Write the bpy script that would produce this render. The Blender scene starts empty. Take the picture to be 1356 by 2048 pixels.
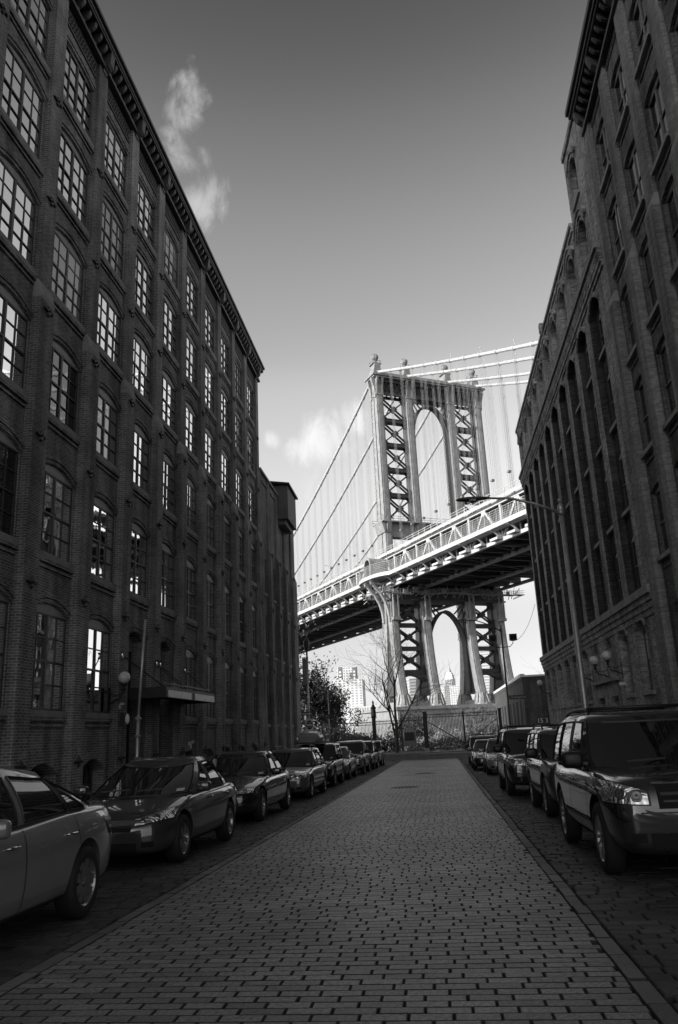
import bpy, bmesh, math, random
from mathutils import Vector, Matrix, noise
from mathutils.bvhtree import BVHTree
R = math.radians
rnd = random.Random(7)
sc = bpy.context.scene
COL = sc.collection

# ------------------------------------------------------------------ mesh builder
class MB:
    def __init__(s): s.v = []; s.f = []; s.m = []
    def add(s, vs, fs, mi=0):
        b = len(s.v); s.v.extend([tuple(p) for p in vs])
        for f in fs: s.f.append(tuple(i + b for i in f)); s.m.append(mi)
    def quad(s, a, b, c, d, mi=0): s.add([a, b, c, d], [(0, 1, 2, 3)], mi)
    def box(s, x0, x1, y0, y1, z0, z1, mi=0):
        s.add([(x0,y0,z0),(x1,y0,z0),(x1,y1,z0),(x0,y1,z0),(x0,y0,z1),(x1,y0,z1),(x1,y1,z1),(x0,y1,z1)],
              [(0,3,2,1),(4,5,6,7),(0,1,5,4),(1,2,6,5),(2,3,7,6),(3,0,4,7)], mi)
    def bar(s, p, q, w, h, up=(0,0,1), mi=0):
        p = Vector(p); q = Vector(q); d = (q - p).normalized(); u = Vector(up)
        if abs(d.dot(u)) > .98: u = Vector((1,0,0))
        a = d.cross(u).normalized(); b = a.cross(d).normalized()
        a *= w/2; b *= h/2
        s.add([p-a-b, p+a-b, p+a+b, p-a+b, q-a-b, q+a-b, q+a+b, q-a+b],
              [(0,3,2,1),(4,5,6,7),(0,1,5,4),(1,2,6,5),(2,3,7,6),(3,0,4,7)], mi)
    def tube(s, pts, r, n=8, mi=0, cap=True):
        pts = [Vector(p) for p in pts]; rs = r if isinstance(r, (list, tuple)) else [r]*len(pts)
        vs = []; fs = []; prev = None
        for i, p in enumerate(pts):
            d = (pts[min(i+1, len(pts)-1)] - pts[max(i-1, 0)]).normalized()
            if prev is None:
                a = d.cross(Vector((0,0,1)))
                if a.length < .05: a = d.cross(Vector((1,0,0)))
            else: a = prev - d*prev.dot(d)
            a.normalize(); prev = a; b = d.cross(a)
            for k in range(n):
                t = 2*math.pi*k/n; vs.append(p + (a*math.cos(t) + b*math.sin(t))*rs[i])
        for i in range(len(pts)-1):
            for k in range(n): fs.append((i*n+k, i*n+(k+1)%n, (i+1)*n+(k+1)%n, (i+1)*n+k))
        if cap: fs.append(tuple(range(n-1, -1, -1))); fs.append(tuple((len(pts)-1)*n+k for k in range(n)))
        s.add(vs, fs, mi)
    def lathe(s, prof, n=16, c=(0,0,0), axis='z', mi=0):
        vs = []; fs = []
        for (r, h) in prof:
            for k in range(n):
                t = 2*math.pi*k/n; x, y = r*math.cos(t), r*math.sin(t)
                vs.append((c[0]+x, c[1]+y, c[2]+h) if axis == 'z' else (c[0]+x, c[1]+h, c[2]+y))
        for i in range(len(prof)-1):
            for k in range(n): fs.append((i*n+k, i*n+(k+1)%n, (i+1)*n+(k+1)%n, (i+1)*n+k))
        s.add(vs, fs, mi)
    def sphere(s, c, r, n=14, mi=0, sz=1):
        m = n//2
        s.lathe([(max(1e-4, r*math.sin(math.pi*i/m)), -r*sz*math.cos(math.pi*i/m)) for i in range(m+1)], n, c, 'z', mi)
    def prism(s, poly, f0, f1, mi=0):   # poly: list of 2d; f(p)->3d for both ends
        n = len(poly); s.add([f0(p) for p in poly] + [f1(p) for p in poly],
            [tuple(range(n)), tuple(range(2*n-1, n-1, -1))] + [(k, (k+1)%n, n+(k+1)%n, n+k) for k in range(n)], mi)

def mesh_of(name, mb, mats, smooth=False, recalc=True):
    me = bpy.data.meshes.new(name)
    me.from_pydata(mb.v, [], mb.f)
    mats = mats if isinstance(mats, (list, tuple)) else [mats]
    for m in mats: me.materials.append(m)
    if len(mats) > 1: me.polygons.foreach_set('material_index', mb.m)
    if recalc:
        bm = bmesh.new(); bm.from_mesh(me)
        bmesh.ops.recalc_face_normals(bm, faces=bm.faces); bm.to_mesh(me); bm.free()
    if smooth: me.polygons.foreach_set('use_smooth', [True]*len(me.polygons))
    me.update(); return me

def link(name, data, parent=None, loc=None, rot=None):
    o = bpy.data.objects.new(name, data); COL.objects.link(o)
    if parent: o.parent = parent
    if loc: o.location = loc
    if rot: o.rotation_euler = rot
    return o
def obj(name, mb, mats, parent=None, smooth=False, recalc=True):
    return link(name, mesh_of(name, mb, mats, smooth, recalc), parent)
def tag(o, label, cat, group=None):
    o['label'] = label; o['category'] = cat
    if group: o['group'] = group
    return o
def thing(name, label, cat, loc=(0,0,0), rz=0, group=None):
    return tag(link(name, None, None, loc, (0,0,rz)), label, cat, group)
def struct(name, mb, mats, smooth=False, recalc=True):
    o = obj(name, mb, mats, None, smooth, recalc); o['kind'] = 'structure'; return o
def autosmooth(o, ang=40):
    me = o.data; me.polygons.foreach_set('use_smooth', [True]*len(me.polygons))
    bm = bmesh.new(); bm.from_mesh(me)
    for e in bm.edges:
        if len(e.link_faces) == 2 and e.calc_face_angle(0) > R(ang): e.smooth = False
    bm.to_mesh(me); bm.free()

# ------------------------------------------------------------------ materials
def newmat(name):
    m = bpy.data.materials.new(name); m.use_nodes = True
    nt = m.node_tree; return m, nt, nt.nodes['Principled BSDF']
def nd(nt, t, **kw):
    n = nt.nodes.new(t)
    for k, v in kw.items(): setattr(n, k, v)
    return n
def math_(nt, op, a, b=None, c=None):
    n = nd(nt, 'ShaderNodeMath', operation=op)
    for i, x in enumerate((a, b, c)):
        if x is None: continue
        if isinstance(x, (int, float)): n.inputs[i].default_value = x
        else: nt.links.new(x, n.inputs[i])
    return n.outputs[0]
def grey(v): return (v, v, v, 1)
def mat(name, v, rough=.6, metal=0, coat=0, var=0, vs=3., bump=0, bs=20., island=0, spec=.5, stretch=None, big=None):
    m, nt, p = newmat(name)
    p.inputs['Base Color'].default_value = grey(v); p.inputs['Roughness'].default_value = rough
    p.inputs['Metallic'].default_value = metal; p.inputs['Coat Weight'].default_value = coat
    p.inputs['Coat Roughness'].default_value = .03; p.inputs['Specular IOR Level'].default_value = spec
    tc = nd(nt, 'ShaderNodeTexCoord')
    vec = tc.outputs['Object']
    if stretch:
        mp = nd(nt, 'ShaderNodeMapping'); mp.inputs['Scale'].default_value = stretch; nt.links.new(vec, mp.inputs[0]); vec = mp.outputs[0]
    val = None
    if var:
        n = nd(nt, 'ShaderNodeTexNoise'); n.inputs['Scale'].default_value = vs; n.inputs['Detail'].default_value = 6; n.inputs['Roughness'].default_value = .65
        nt.links.new(vec, n.inputs['Vector'])
        mr = nd(nt, 'ShaderNodeMapRange'); mr.inputs[1].default_value = .3; mr.inputs[2].default_value = .7
        mr.inputs[3].default_value = v*(1-var); mr.inputs[4].default_value = v*(1+var); nt.links.new(n.outputs[0], mr.inputs[0]); val = mr.outputs[0]
    if big:
        n = nd(nt, 'ShaderNodeTexNoise'); n.inputs['Scale'].default_value = big[0]; n.inputs['Detail'].default_value = 7; n.inputs['Roughness'].default_value = .6; nt.links.new(vec, n.inputs['Vector'])
        mr = nd(nt, 'ShaderNodeMapRange'); mr.inputs[1].default_value = .35; mr.inputs[2].default_value = .65; mr.inputs[3].default_value = 1-big[1]; mr.inputs[4].default_value = 1+big[1]; nt.links.new(n.outputs[0], mr.inputs[0])
        val = math_(nt, 'MULTIPLY', mr.outputs[0], val if val is not None else v)
    if island:
        g = nd(nt, 'ShaderNodeNewGeometry')
        k = math_(nt, 'MULTIPLY_ADD', g.outputs['Random Per Island'], 2*island, 1-island)
        val = math_(nt, 'MULTIPLY', k, val if val is not None else v)
    if val is not None: nt.links.new(val, p.inputs['Base Color'])
    if bump:
        n = nd(nt, 'ShaderNodeTexNoise'); n.inputs['Scale'].default_value = bs; n.inputs['Detail'].default_value = 5
        nt.links.new(vec, n.inputs['Vector'])
        b = nd(nt, 'ShaderNodeBump'); b.inputs['Strength'].default_value = bump; b.inputs['Distance'].default_value = .02
        nt.links.new(n.outputs[0], b.inputs['Height']); nt.links.new(b.outputs[0], p.inputs['Normal'])
    return m
def brick(name, c1, c2, mortar, bw=.215, rh=.074, stain=.35, rough=.85):
    m, nt, p = newmat(name)
    tc = nd(nt, 'ShaderNodeTexCoord'); sx = nd(nt, 'ShaderNodeSeparateXYZ'); nt.links.new(tc.outputs['Object'], sx.inputs[0])
    cx = nd(nt, 'ShaderNodeCombineXYZ'); nt.links.new(math_(nt, 'ADD', sx.outputs[0], sx.outputs[1]), cx.inputs[0]); nt.links.new(sx.outputs[2], cx.inputs[1])
    b = nd(nt, 'ShaderNodeTexBrick'); b.inputs['Scale'].default_value = 1; b.inputs['Mortar Size'].default_value = .0095
    b.inputs['Brick Width'].default_value = bw; b.inputs['Row Height'].default_value = rh; b.inputs['Mortar Smooth'].default_value = .2
    b.inputs['Color1'].default_value = grey(c1); b.inputs['Color2'].default_value = grey(c2); b.inputs['Mortar'].default_value = grey(mortar); b.inputs['Bias'].default_value = -.1
    nt.links.new(cx.outputs[0], b.inputs['Vector'])
    n = nd(nt, 'ShaderNodeTexNoise'); n.inputs['Scale'].default_value = .55; n.inputs['Detail'].default_value = 8; n.inputs['Roughness'].default_value = .7
    nt.links.new(tc.outputs['Object'], n.inputs['Vector'])
    mr = nd(nt, 'ShaderNodeMapRange'); mr.inputs[1].default_value = .3; mr.inputs[2].default_value = .7; mr.inputs[3].default_value = 1-stain; mr.inputs[4].default_value = 1+stain
    nt.links.new(n.outputs[0], mr.inputs[0])
    # rare pale patched bricks / efflorescence
    n2 = nd(nt, 'ShaderNodeTexNoise'); n2.inputs['Scale'].default_value = 2.3; n2.inputs['Detail'].default_value = 10; n2.inputs['Roughness'].default_value = .8
    nt.links.new(tc.outputs['Object'], n2.inputs['Vector'])
    mr2 = nd(nt, 'ShaderNodeMapRange'); mr2.inputs[1].default_value = .66; mr2.inputs[2].default_value = .8; mr2.inputs[3].default_value = 1; mr2.inputs[4].default_value = 2.2
    nt.links.new(n2.outputs[0], mr2.inputs[0])
    bw_ = nd(nt, 'ShaderNodeRGBToBW'); nt.links.new(b.outputs[0], bw_.inputs[0])
    mp = nd(nt, 'ShaderNodeMapping'); mp.inputs['Scale'].default_value = (1.6,1.6,.10); nt.links.new(tc.outputs['Object'], mp.inputs[0])
    n3 = nd(nt, 'ShaderNodeTexNoise'); n3.inputs['Scale'].default_value = 1.3; n3.inputs['Detail'].default_value = 6; nt.links.new(mp.outputs[0], n3.inputs['Vector'])
    mr3 = nd(nt, 'ShaderNodeMapRange'); mr3.inputs[1].default_value = .35; mr3.inputs[2].default_value = .62; mr3.inputs[3].default_value = .62; mr3.inputs[4].default_value = 1.18; nt.links.new(n3.outputs[0], mr3.inputs[0])
    v = math_(nt, 'MULTIPLY', math_(nt, 'MULTIPLY', bw_.outputs[0], mr3.outputs[0]), math_(nt, 'MULTIPLY', mr.outputs[0], mr2.outputs[0]))
    nt.links.new(v, p.inputs['Base Color']); p.inputs['Roughness'].default_value = rough; p.inputs['Specular IOR Level'].default_value = .25
    bp = nd(nt, 'ShaderNodeBump'); bp.inputs['Strength'].default_value = .6; bp.inputs['Distance'].default_value = .008; bp.invert = True
    nt.links.new(b.outputs['Fac'], bp.inputs['Height']); nt.links.new(bp.outputs[0], p.inputs['Normal'])
    return m

M = {}
M['brickL'] = brick('brick_dark', .14, .25, .42, rh=.07, stain=.42)
M['brickL2'] = brick('brick_dark_far', .14, .25, .38, rh=.07, stain=.42)
M['brickR'] = brick('brick_brown', .09, .22, .22, stain=.38)
M['brickRp'] = brick('brick_pier', .20, .36, .30, stain=.3)
M['brickR2'] = brick('brick_rough', .18, .50, .42, stain=.45)
M['brickShade'] = brick('brick_recess_shade', .035, .10, .09, stain=.4)  # brick darkened to paint shade into the pier reveals and recesses
M['brickS'] = brick('brick_shed', .06, .11, .09)
M['stone'] = mat('brownstone', .32, .8, var=.35, vs=2, bump=.3)
M['iron'] = mat('cast_iron', .02, .5, var=.3)
M['ironw'] = mat('wrought_iron', .012, .45)
M['cornice'] = mat('painted_cornice', .075, .55, var=.3, vs=1.5)
M['frame'] = mat('window_frame', .065, .45, var=.2)
M['frameL'] = mat('light_frame', .20, .5, var=.15)
M['tymp'] = mat('arch_panel', .34, .5, var=.15)
M['door'] = mat('dark_door', .018, .35, var=.3)
M['void'] = mat('dark_interior', .006, .9)
M['roof'] = mat('tar_roof', .06, .9, var=.3)
M['steel'] = mat('bridge_steel', .25, .5, var=.30, vs=.9)
M['steelw'] = mat('bridge_steel_pale', .42, .5, var=.2, vs=1.1)
M['steelShade'] = mat('bridge_steel_shade', .055, .6, var=.3, vs=.5)  # bridge paint darkened to carry the shade of bracing, webs, portal and underside
M['rope'] = mat('wire_rope', .17, .5)
M['granite'] = mat('granite', .24, .8, var=.25, vs=.8, bump=.4, bs=4)
M['sett'] = mat('granite_sett', .18, .36, var=.8, vs=38, bump=.6, bs=90, island=.34, spec=.9, big=(.45,.30))
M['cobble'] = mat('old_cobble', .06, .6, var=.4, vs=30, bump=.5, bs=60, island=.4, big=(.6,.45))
M['joint'] = mat('joint_dirt', .042, .9, var=.4, vs=8)
M['band'] = mat('kerb_granite', .17, .6, var=.40, vs=60, bump=.5, bs=90, island=.3, big=(.6,.3))
M['walk'] = mat('sidewalk_concrete', .17, .85, var=.3, vs=1.2, bump=.2, island=.1)
M['asphalt'] = mat('asphalt', .05, .85, var=.35, vs=2, bump=.3, bs=60)
M['ground'] = mat('park_ground', .07, .95, var=.5, vs=.3, bump=.5, bs=2)
M['water'] = mat('river_water', .05, .12, bump=.6, bs=.4)
M['rubber'] = mat('tyre_rubber', .017, .75)
M['alloy'] = mat('alloy_rim', .42, .3, metal=.9)
M['alloyd'] = mat('dark_rim', .16, .35, metal=.9)
M['black'] = mat('black_plastic', .012, .45)
M['chrome'] = mat('chrome', .7, .12, metal=1)
M['pole'] = mat('galvanised_pole', .42, .4, metal=.5, var=.25, vs=6)
M['poled'] = mat('dark_pole', .06, .5, metal=.3, var=.2)
M['globe'] = mat('opal_globe', .75, .25, coat=.5)
M['bark'] = mat('bark', .035, .9, var=.4, vs=10, bump=.5)
M['barkp'] = mat('pale_bark', .38, .85, var=.4, vs=8)
M['twig'] = mat('dry_twig', .28, .9, var=.4, vs=4)
M['leaf'] = mat('dark_leaf', .026, .65, island=.5)
M['leafm'] = mat('mid_leaf', .065, .6, island=.55)
M['leafp'] = mat('pale_shrub', .30, .8, island=.5)
M['signw'] = mat('sign_white', .75, .4)
M['signk'] = mat('sign_dark', .03, .4)
M['fabric'] = mat('banner_cloth', .26, .8)
M['plate'] = mat('plate', .5, .4)
M['tail'] = mat('tail_lens', .05, .1, coat=1)
M['render'] = mat('sheet_metal_box', .14, .7, var=.25, vs=1.1)
M['pale'] = mat('hazed_tower', .62, .8, var=.06, vs=.02)  # skyline colours lightened to stand in for distance haze
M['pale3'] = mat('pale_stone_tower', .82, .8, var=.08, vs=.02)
M['pale2'] = mat('hazed_tower_grey', .34, .8, var=.1, vs=.02)
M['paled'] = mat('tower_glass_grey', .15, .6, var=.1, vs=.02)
M['pod'] = mat('cargo_pod', .20, .28, coat=.4)

def glass_mat(name, v=.006, rough=.02, wave=.35, ior=1.55):
    m, nt, p = newmat(name); p.inputs['Base Color'].default_value = grey(v); p.inputs['Roughness'].default_value = rough; p.inputs['IOR'].default_value = ior
    if wave:
        tc = nd(nt, 'ShaderNodeTexCoord'); n = nd(nt, 'ShaderNodeTexNoise'); n.inputs['Scale'].default_value = 2.2; n.inputs['Detail'].default_value = 1
        nt.links.new(tc.outputs['Object'], n.inputs['Vector']); b = nd(nt, 'ShaderNodeBump'); b.inputs['Strength'].default_value = wave; b.inputs['Distance'].default_value = .006
        nt.links.new(n.outputs[0], b.inputs['Height']); nt.links.new(b.outputs[0], p.inputs['Normal'])
    return m
M['glass'] = glass_mat('window_glass', ior=3.0)
M['cglass'] = glass_mat('car_glass', .008, .02, 0, 2.0)
M['glassm'] = glass_mat('reflective_window_glass', .94, .02, .3)
M['glassm'].node_tree.nodes['Principled BSDF'].inputs['Metallic'].default_value = 1.0
M['glassb'] = glass_mat('glass_over_pale_blind', .30, .05, .2, 2.4)
M['glassr'] = glass_mat('dim_window_glass', ior=1.9)
def lamp_lens():
    m, nt, p = newmat('headlamp_lens'); p.inputs['Base Color'].default_value = grey(.5); p.inputs['Roughness'].default_value = .16
    p.inputs['Metallic'].default_value = .85; p.inputs['Coat Weight'].default_value = 1
    tc = nd(nt, 'ShaderNodeTexCoord'); v = nd(nt, 'ShaderNodeTexWave'); v.inputs['Scale'].default_value = 5; v.inputs['Distortion'].default_value = 6; v.inputs['Detail'].default_value = 1; nt.links.new(tc.outputs['Object'], v.inputs['Vector'])
    b = nd(nt, 'ShaderNodeBump'); b.inputs['Strength'].default_value = .9; b.inputs['Distance'].default_value = .02; nt.links.new(v.outputs[1], b.inputs['Height']); nt.links.new(b.outputs[0], p.inputs['Normal'])
    return m
M['lens'] = lamp_lens()
def paint(name, v, metal=.35, rough=.3):
    m = mat(name, v, rough, metal*.45, 1.0, var=.06, vs=1.5); p = m.node_tree.nodes['Principled BSDF']; p.inputs['Coat IOR'].default_value = 1.85; p.inputs['Coat Roughness'].default_value = .015; return m

# ------------------------------------------------------------------ camera
CAM = Matrix(((0.99143,-0.08,-0.11),(0,0,0),(0,0,0)))
f_px = 1573.
def _n(v): return Vector(v).normalized()
Yc = _n((882-678, 1456-1024, f_px)); Zc = Vector((-260, -5620, f_px)).normalized(); Zc = (Zc - Yc*Zc.dot(Yc)).normalized(); Xc = Yc.cross(Zc) 
if Xc.x < 0: Xc = -Xc
# world axes in camera coordinates (x right, y down, z forward); columns of the camera matrix are camera axes in world
cam_d = bpy.data.cameras.new('camera'); cam = link('camera', cam_d)
right = Vector((Xc.x, Yc.x, Zc.x)); down = Vector((Xc.y, Yc.y, Zc.y)); fwd = Vector((Xc.z, Yc.z, Zc.z))
cam.matrix_world = Matrix(((right.x, -down.x, -fwd.x, 0), (right.y, -down.y, -fwd.y, 0), (right.z, -down.z, -fwd.z, 1.5), (0,0,0,1)))
cam_d.sensor_fit = 'VERTICAL'; cam_d.sensor_height = 36; cam_d.lens = f_px/2048*36; cam_d.clip_start = .05; cam_d.clip_end = 30000
sc.camera = cam
def ray(px, py):
    return (right*((px-678)/f_px) + down*((py-1024)/f_px) + fwd).normalized()

# ------------------------------------------------------------------ light and sky
SUN_EL, SUN_AZ = R(21), R(-126)      # azimuth measured from +Y towards +X
sdir = Vector((math.sin(SUN_AZ)*math.cos(SUN_EL), math.cos(SUN_AZ)*math.cos(SUN_EL), math.sin(SUN_EL)))
sl = bpy.data.lights.new('sun', 'SUN'); sl.energy = 4.9; sl.angle = R(.5); sl.color = (1, .985, .97)
so = link('sun', sl); so.rotation_euler = sdir.to_track_quat('Z', 'Y').to_euler(); so.location = (0,0,60)
w = bpy.data.worlds.new('World'); sc.world = w; w.use_nodes = True
nt = w.node_tree; bg = nt.nodes['Background']
sky = nd(nt, 'ShaderNodeTexSky', sky_type='NISHITA'); sky.sun_disc = False; sky.sun_elevation = SUN_EL; sky.sun_rotation = SUN_AZ
sky.air_density = 1.0; sky.dust_density = 1.0; sky.ozone_density = 1.0
sp = nd(nt, 'ShaderNodeSeparateColor'); nt.links.new(sky.outputs[0], sp.inputs[0])
SKYW = .10
tc0 = nd(nt, 'ShaderNodeTexCoord'); sz = nd(nt, 'ShaderNodeSeparateXYZ'); nt.links.new(tc0.outputs['Generated'], sz.inputs[0])
fc_ = nd(nt, 'ShaderNodeFloatCurve'); cv = fc_.mapping.curves[0]      # film response to the sky by height above the horizon
PT = [(0,.37),(.10,.41),(.20,.68),(.39,.96),(.46,.84),(.55,.74),(.647,.54),(.748,.30),(.87,.17),(1,.17)]
cv.points[0].location = PT[0]; cv.points[1].location = PT[-1]
for q in PT[1:-1]: cv.points.new(*q)
fc_.mapping.update(); nt.links.new(sz.outputs[2], fc_.inputs['Value'])
red = math_(nt, 'MULTIPLY', sp.outputs[0], math_(nt, 'MULTIPLY', fc_.outputs[0], 5.0))
tc = nd(nt, 'ShaderNodeTexCoord')
dirv = tc.outputs['Generated']
no = nd(nt, 'ShaderNodeTexNoise'); no.inputs['Scale'].default_value = 15; no.inputs['Detail'].default_value = 10; no.inputs['Roughness'].default_value = .62; no.inputs['Distortion'].default_value = .4
mp_ = nd(nt, 'ShaderNodeMapping'); mp_.inputs['Scale'].default_value = (1.35,1.2,.62); mp_.inputs['Rotation'].default_value = (.25,.35,0); nt.links.new(dirv, mp_.inputs[0]); nt.links.new(mp_.outputs[0], no.inputs['Vector'])
tot = None
for (px, py, r, k) in [(378,118,40,.40),(378,190,58,.72),(368,235,66,.85),(352,280,72,.75),(388,300,64,.66),(310,225,60,.42),(405,340,50,.35),(412,415,66,.88),(425,385,54,.75),(440,440,40,.4),(645,880,88,1.0),(605,900,56,.9),(690,838,66,.75),(540,880,34,.8),(640,955,80,.45),(500,275,40,.22),(470,330,60,.12),(760,1230,190,.35)]:
    c = ray(px, py)
    dn = nd(nt, 'ShaderNodeVectorMath', operation='DISTANCE'); nt.links.new(dirv, dn.inputs[0]); dn.inputs[1].default_value = c
    mr = nd(nt, 'ShaderNodeMapRange', interpolation_type='SMOOTHSTEP'); mr.inputs[1].default_value = 1.35*r/f_px; mr.inputs[2].default_value = 0; mr.inputs[3].default_value = 0; mr.inputs[4].default_value = k
    nt.links.new(dn.outputs['Value'], mr.inputs[0])
    tot = mr.outputs[0] if tot is None else math_(nt, 'MAXIMUM', tot, mr.outputs[0])
cl = nd(nt, 'ShaderNodeMapRange', interpolation_type='SMOOTHSTEP'); cl.inputs[1].default_value = .0; cl.inputs[2].default_value = .8
nt.links.new(math_(nt, 'MULTIPLY', math_(nt, 'SUBTRACT', math_(nt, 'ADD', math_(nt, 'MULTIPLY', no.outputs[0], 2.6), tot), 1.72), 1.0), cl.inputs[0])
cloud = math_(nt, 'MULTIPLY', math_(nt, 'MINIMUM', cl.outputs[0], math_(nt, 'MULTIPLY', tot, 2.0)), .8)
CLV = nd(nt, 'ShaderNodeMapRange'); CLV.inputs[1].default_value = .40; CLV.inputs[2].default_value = .62; CLV.inputs[3].default_value = 10.5; CLV.inputs[4].default_value = 6.2; nt.links.new(sz.outputs[2], CLV.inputs[0]); CLV = CLV.outputs[0]
final = math_(nt, 'ADD', math_(nt, 'MULTIPLY', red, math_(nt, 'SUBTRACT', 1.0, cloud)), math_(nt, 'MULTIPLY', cloud, CLV))
nt.links.new(final, bg.inputs[0]); bg.inputs[1].default_value = SKYW
sc.view_settings.view_transform = 'Standard'; sc.view_settings.look = 'None'; sc.view_settings.exposure = 0; sc.view_settings.gamma = 1
sc.cycles.max_bounces = 6; sc.cycles.diffuse_bounces = 3; sc.cycles.glossy_bounces = 3; sc.cycles.caustics_reflective = False; sc.cycles.caustics_refractive = False

# ------------------------------------------------------------------ ground
SL = -.0146
def gz(y): return SL*min(y, 65) if y < 65 else -.95
def prof(y):
    P = [(-80, 1.2-.35),(0,-.02-.35),(65,-.95-.35),(92,-1.3),(125,-1.6),(165,-3.2),(206,-4.2),(222,-12),(900,-12),(908,-4.5),(12000,-4.5)]
    for (a, za), (b, zb) in zip(P, P[1:]):
        if y <= b: return za + (zb-za)*(y-a)/(b-a)
    return P[-1][1]
mb = MB()
ys = [-80,0,65,92,125,165,206,222,900,908,3000,12000]
for a, b in zip(ys, ys[1:]): mb.quad((-7000,a,prof(a)),(7000,a,prof(a)),(7000,b,prof(b)),(-7000,b,prof(b)))
struct('ground', mb, M['ground'])
mb = MB(); mb.quad((-7000,210,-8),(7000,210,-8),(7000,905,-8),(-7000,905,-8)); struct('river', mb, M['water'])

XL = lambda y: -3.13 - .0065*y      # left edge of the paved carriageway
XR = lambda y: 1.17 + .002*y
KL = lambda y: -5.75 - .0137*y     # kerbs
KR = lambda y: 4.05 - .0025*y
Y0, Y1 = -12, 68
mb = MB()                          # joint bed under all the setts
for a in range(-12, 92, 8):
    b = a+8; mb.quad((KL(a)-.2,a,gz(a)-.05),(KR(a)+.2,a,gz(a)-.05),(KR(b)+.2,b,gz(b)-.05),(KL(b)-.2,b,gz(b)-.05))
struct('road_bed', mb, M['joint'])
def stone(mb, c, uw, vw, z, h, bev, tilt):
    # a sett: top face and bevelled sides
    cx, cy = c; tx, ty = tilt
    a, b = uw/2, vw/2
    top = [(cx+sx*(a-bev), cy+sy*(b-bev)) for sx, sy in ((-1,-1),(1,-1),(1,1),(-1,1))]
    mid = [(cx+sx*a, cy+sy*b) for sx, sy in ((-1,-1),(1,-1),(1,1),(-1,1))]
    v = [(x, y, z + h + (x-cx)*tx + (y-cy)*ty) for x, y in top] + [(x, y, z + h - bev*.8 + (x-cx)*tx + (y-cy)*ty) for x, y in mid] + [(x, y, z-.06) for x, y in mid]
    mb.add(v, [(0,1,2,3)], 0); b_ = len(mb.v)-12
    for i in range(4): mb.f.append((b_+i, b_+4+i, b_+4+(i+1)%4, b_+(i+1)%4)); mb.m.append(1); mb.f.append((b_+4+i, b_+8+i, b_+8+(i+1)%4, b_+4+(i+1)%4)); mb.m.append(1)
def paving(xl, xr, ya, yb, pitch, length, gap, bev, hj, tj, seed, egap=None, reg=.72):
    egap = egap or gap
    r = random.Random(seed); mb = MB(); y = ya; row = 0
    while y < yb:
        p = pitch*r.uniform(.96, 1.04); yc = y + p/2
        x = xl(yc) - (r.uniform(.05, 1) if reg < .8 else .05 + (row*.5 + r.uniform(-.13,.13)) % 1)*length
        while x < xr(yc):
            L = length*r.uniform(reg, 1.98-reg); a = max(x, xl(yc)); b = min(x+L, xr(yc))
            if b - a > .07:
                dy = r.uniform(-.003, .003)
                stone(mb, ((a+b)/2, yc+dy), b-a-egap*r.uniform(.5,1.5), p-gap*r.uniform(.5,1.1), gz(yc), r.gauss(0, hj), bev, (r.gauss(0,tj), r.gauss(0,tj)))
            x += L
        y += p; row += 1
    return mb
W_ = .135
struct('road', paving(lambda y: XL(y)+W_, lambda y: XR(y)-W_, 1.5, Y1, .118, .275, .009, .0065, .0008, .003, 3, .011, .945), [M['sett'], M['joint']], recalc=False)
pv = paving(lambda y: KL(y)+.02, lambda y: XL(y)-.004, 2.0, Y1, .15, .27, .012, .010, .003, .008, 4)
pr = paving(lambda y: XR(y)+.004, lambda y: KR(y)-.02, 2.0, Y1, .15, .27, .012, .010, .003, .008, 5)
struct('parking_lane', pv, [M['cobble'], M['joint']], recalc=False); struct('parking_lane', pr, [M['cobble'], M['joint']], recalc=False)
struct('cross_street', paving(lambda y: -30, lambda y: 30, Y1, 82.5, .30, .5, .03, .02, .006, .01, 6), [M['cobble'], M['joint']], recalc=False)
mb = MB()
for X, sgn in ((XL, 1), (XR, -1)):
    y = 1.5
    while y < Y1:
        L = rnd.uniform(.32, .62); yc = y+L/2; stone(mb, (X(yc)+sgn*(W_/2+rnd.gauss(0,.004)), yc), W_-.012+rnd.gauss(0,.006), L-.014, gz(yc), rnd.gauss(.001,.002), .006, (rnd.gauss(0,.01),SL+rnd.gauss(0,.002))); y += L
struct('edge_stone', mb, [M['band'], M['joint']], recalc=False)
mb = MB()
for K, sgn in ((KL, -1), (KR, 1)):       # raised kerb stones
    y = -4
    while y < 66:
        L = rnd.uniform(1.4, 2.2); a, b = y+.006, y+L-.006
        x0, x1 = K(y), K(y)+sgn*.17
        mb.add([(x0,a,gz(a)-.1),(x1,a,gz(a)-.1),(x1,b,gz(b)-.1),(x0,b,gz(b)-.1),(x0,a,gz(a)+.13),(x1,a,gz(a)+.13),(x1,b,gz(b)+.13),(x0,b,gz(b)+.13)],
               [(0,3,2,1),(4,5,6,7),(0,1,5,4),(1,2,6,5),(2,3,7,6),(3,0,4,7)]); y += L
struct('kerb', mb, M['band'])
mb = MB()
for K, sgn, far in ((KL, -1, 4.6), (KR, 1, 4.8)):
    y = -4.
    while y < 66:
        n = 3
        for i in range(n):
            a, b = K(y)+sgn*(.18+i*far/n), K(y)+sgn*(.18+(i+1)*far/n-.012)
            mb.add([(a,y,gz(y)+.127),(b,y,gz(y)+.127),(b,y+1.49,gz(y+1.49)+.127),(a,y+1.49,gz(y+1.49)+.127)], [(0,1,2,3)])
        y += 1.5
struct('sidewalk', mb, M['walk'])
mb = MB(); mb.box(-25, -2.2, 82.5, 87.4, -1.2, -.80); mb.box(5.8, 30, 82.5, 87.4, -1.2, -.80); struct('kerb_island', mb, M['walk'])
mb = MB(); mb.quad((-2.4,82.5,-.945),(5.9,82.5,-.945),(5.9,120,-1.35),(-2.4,120,-1.35)); struct('park_path', mb, mat('pale_path', .22, .9, var=.25, vs=.6))

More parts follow.
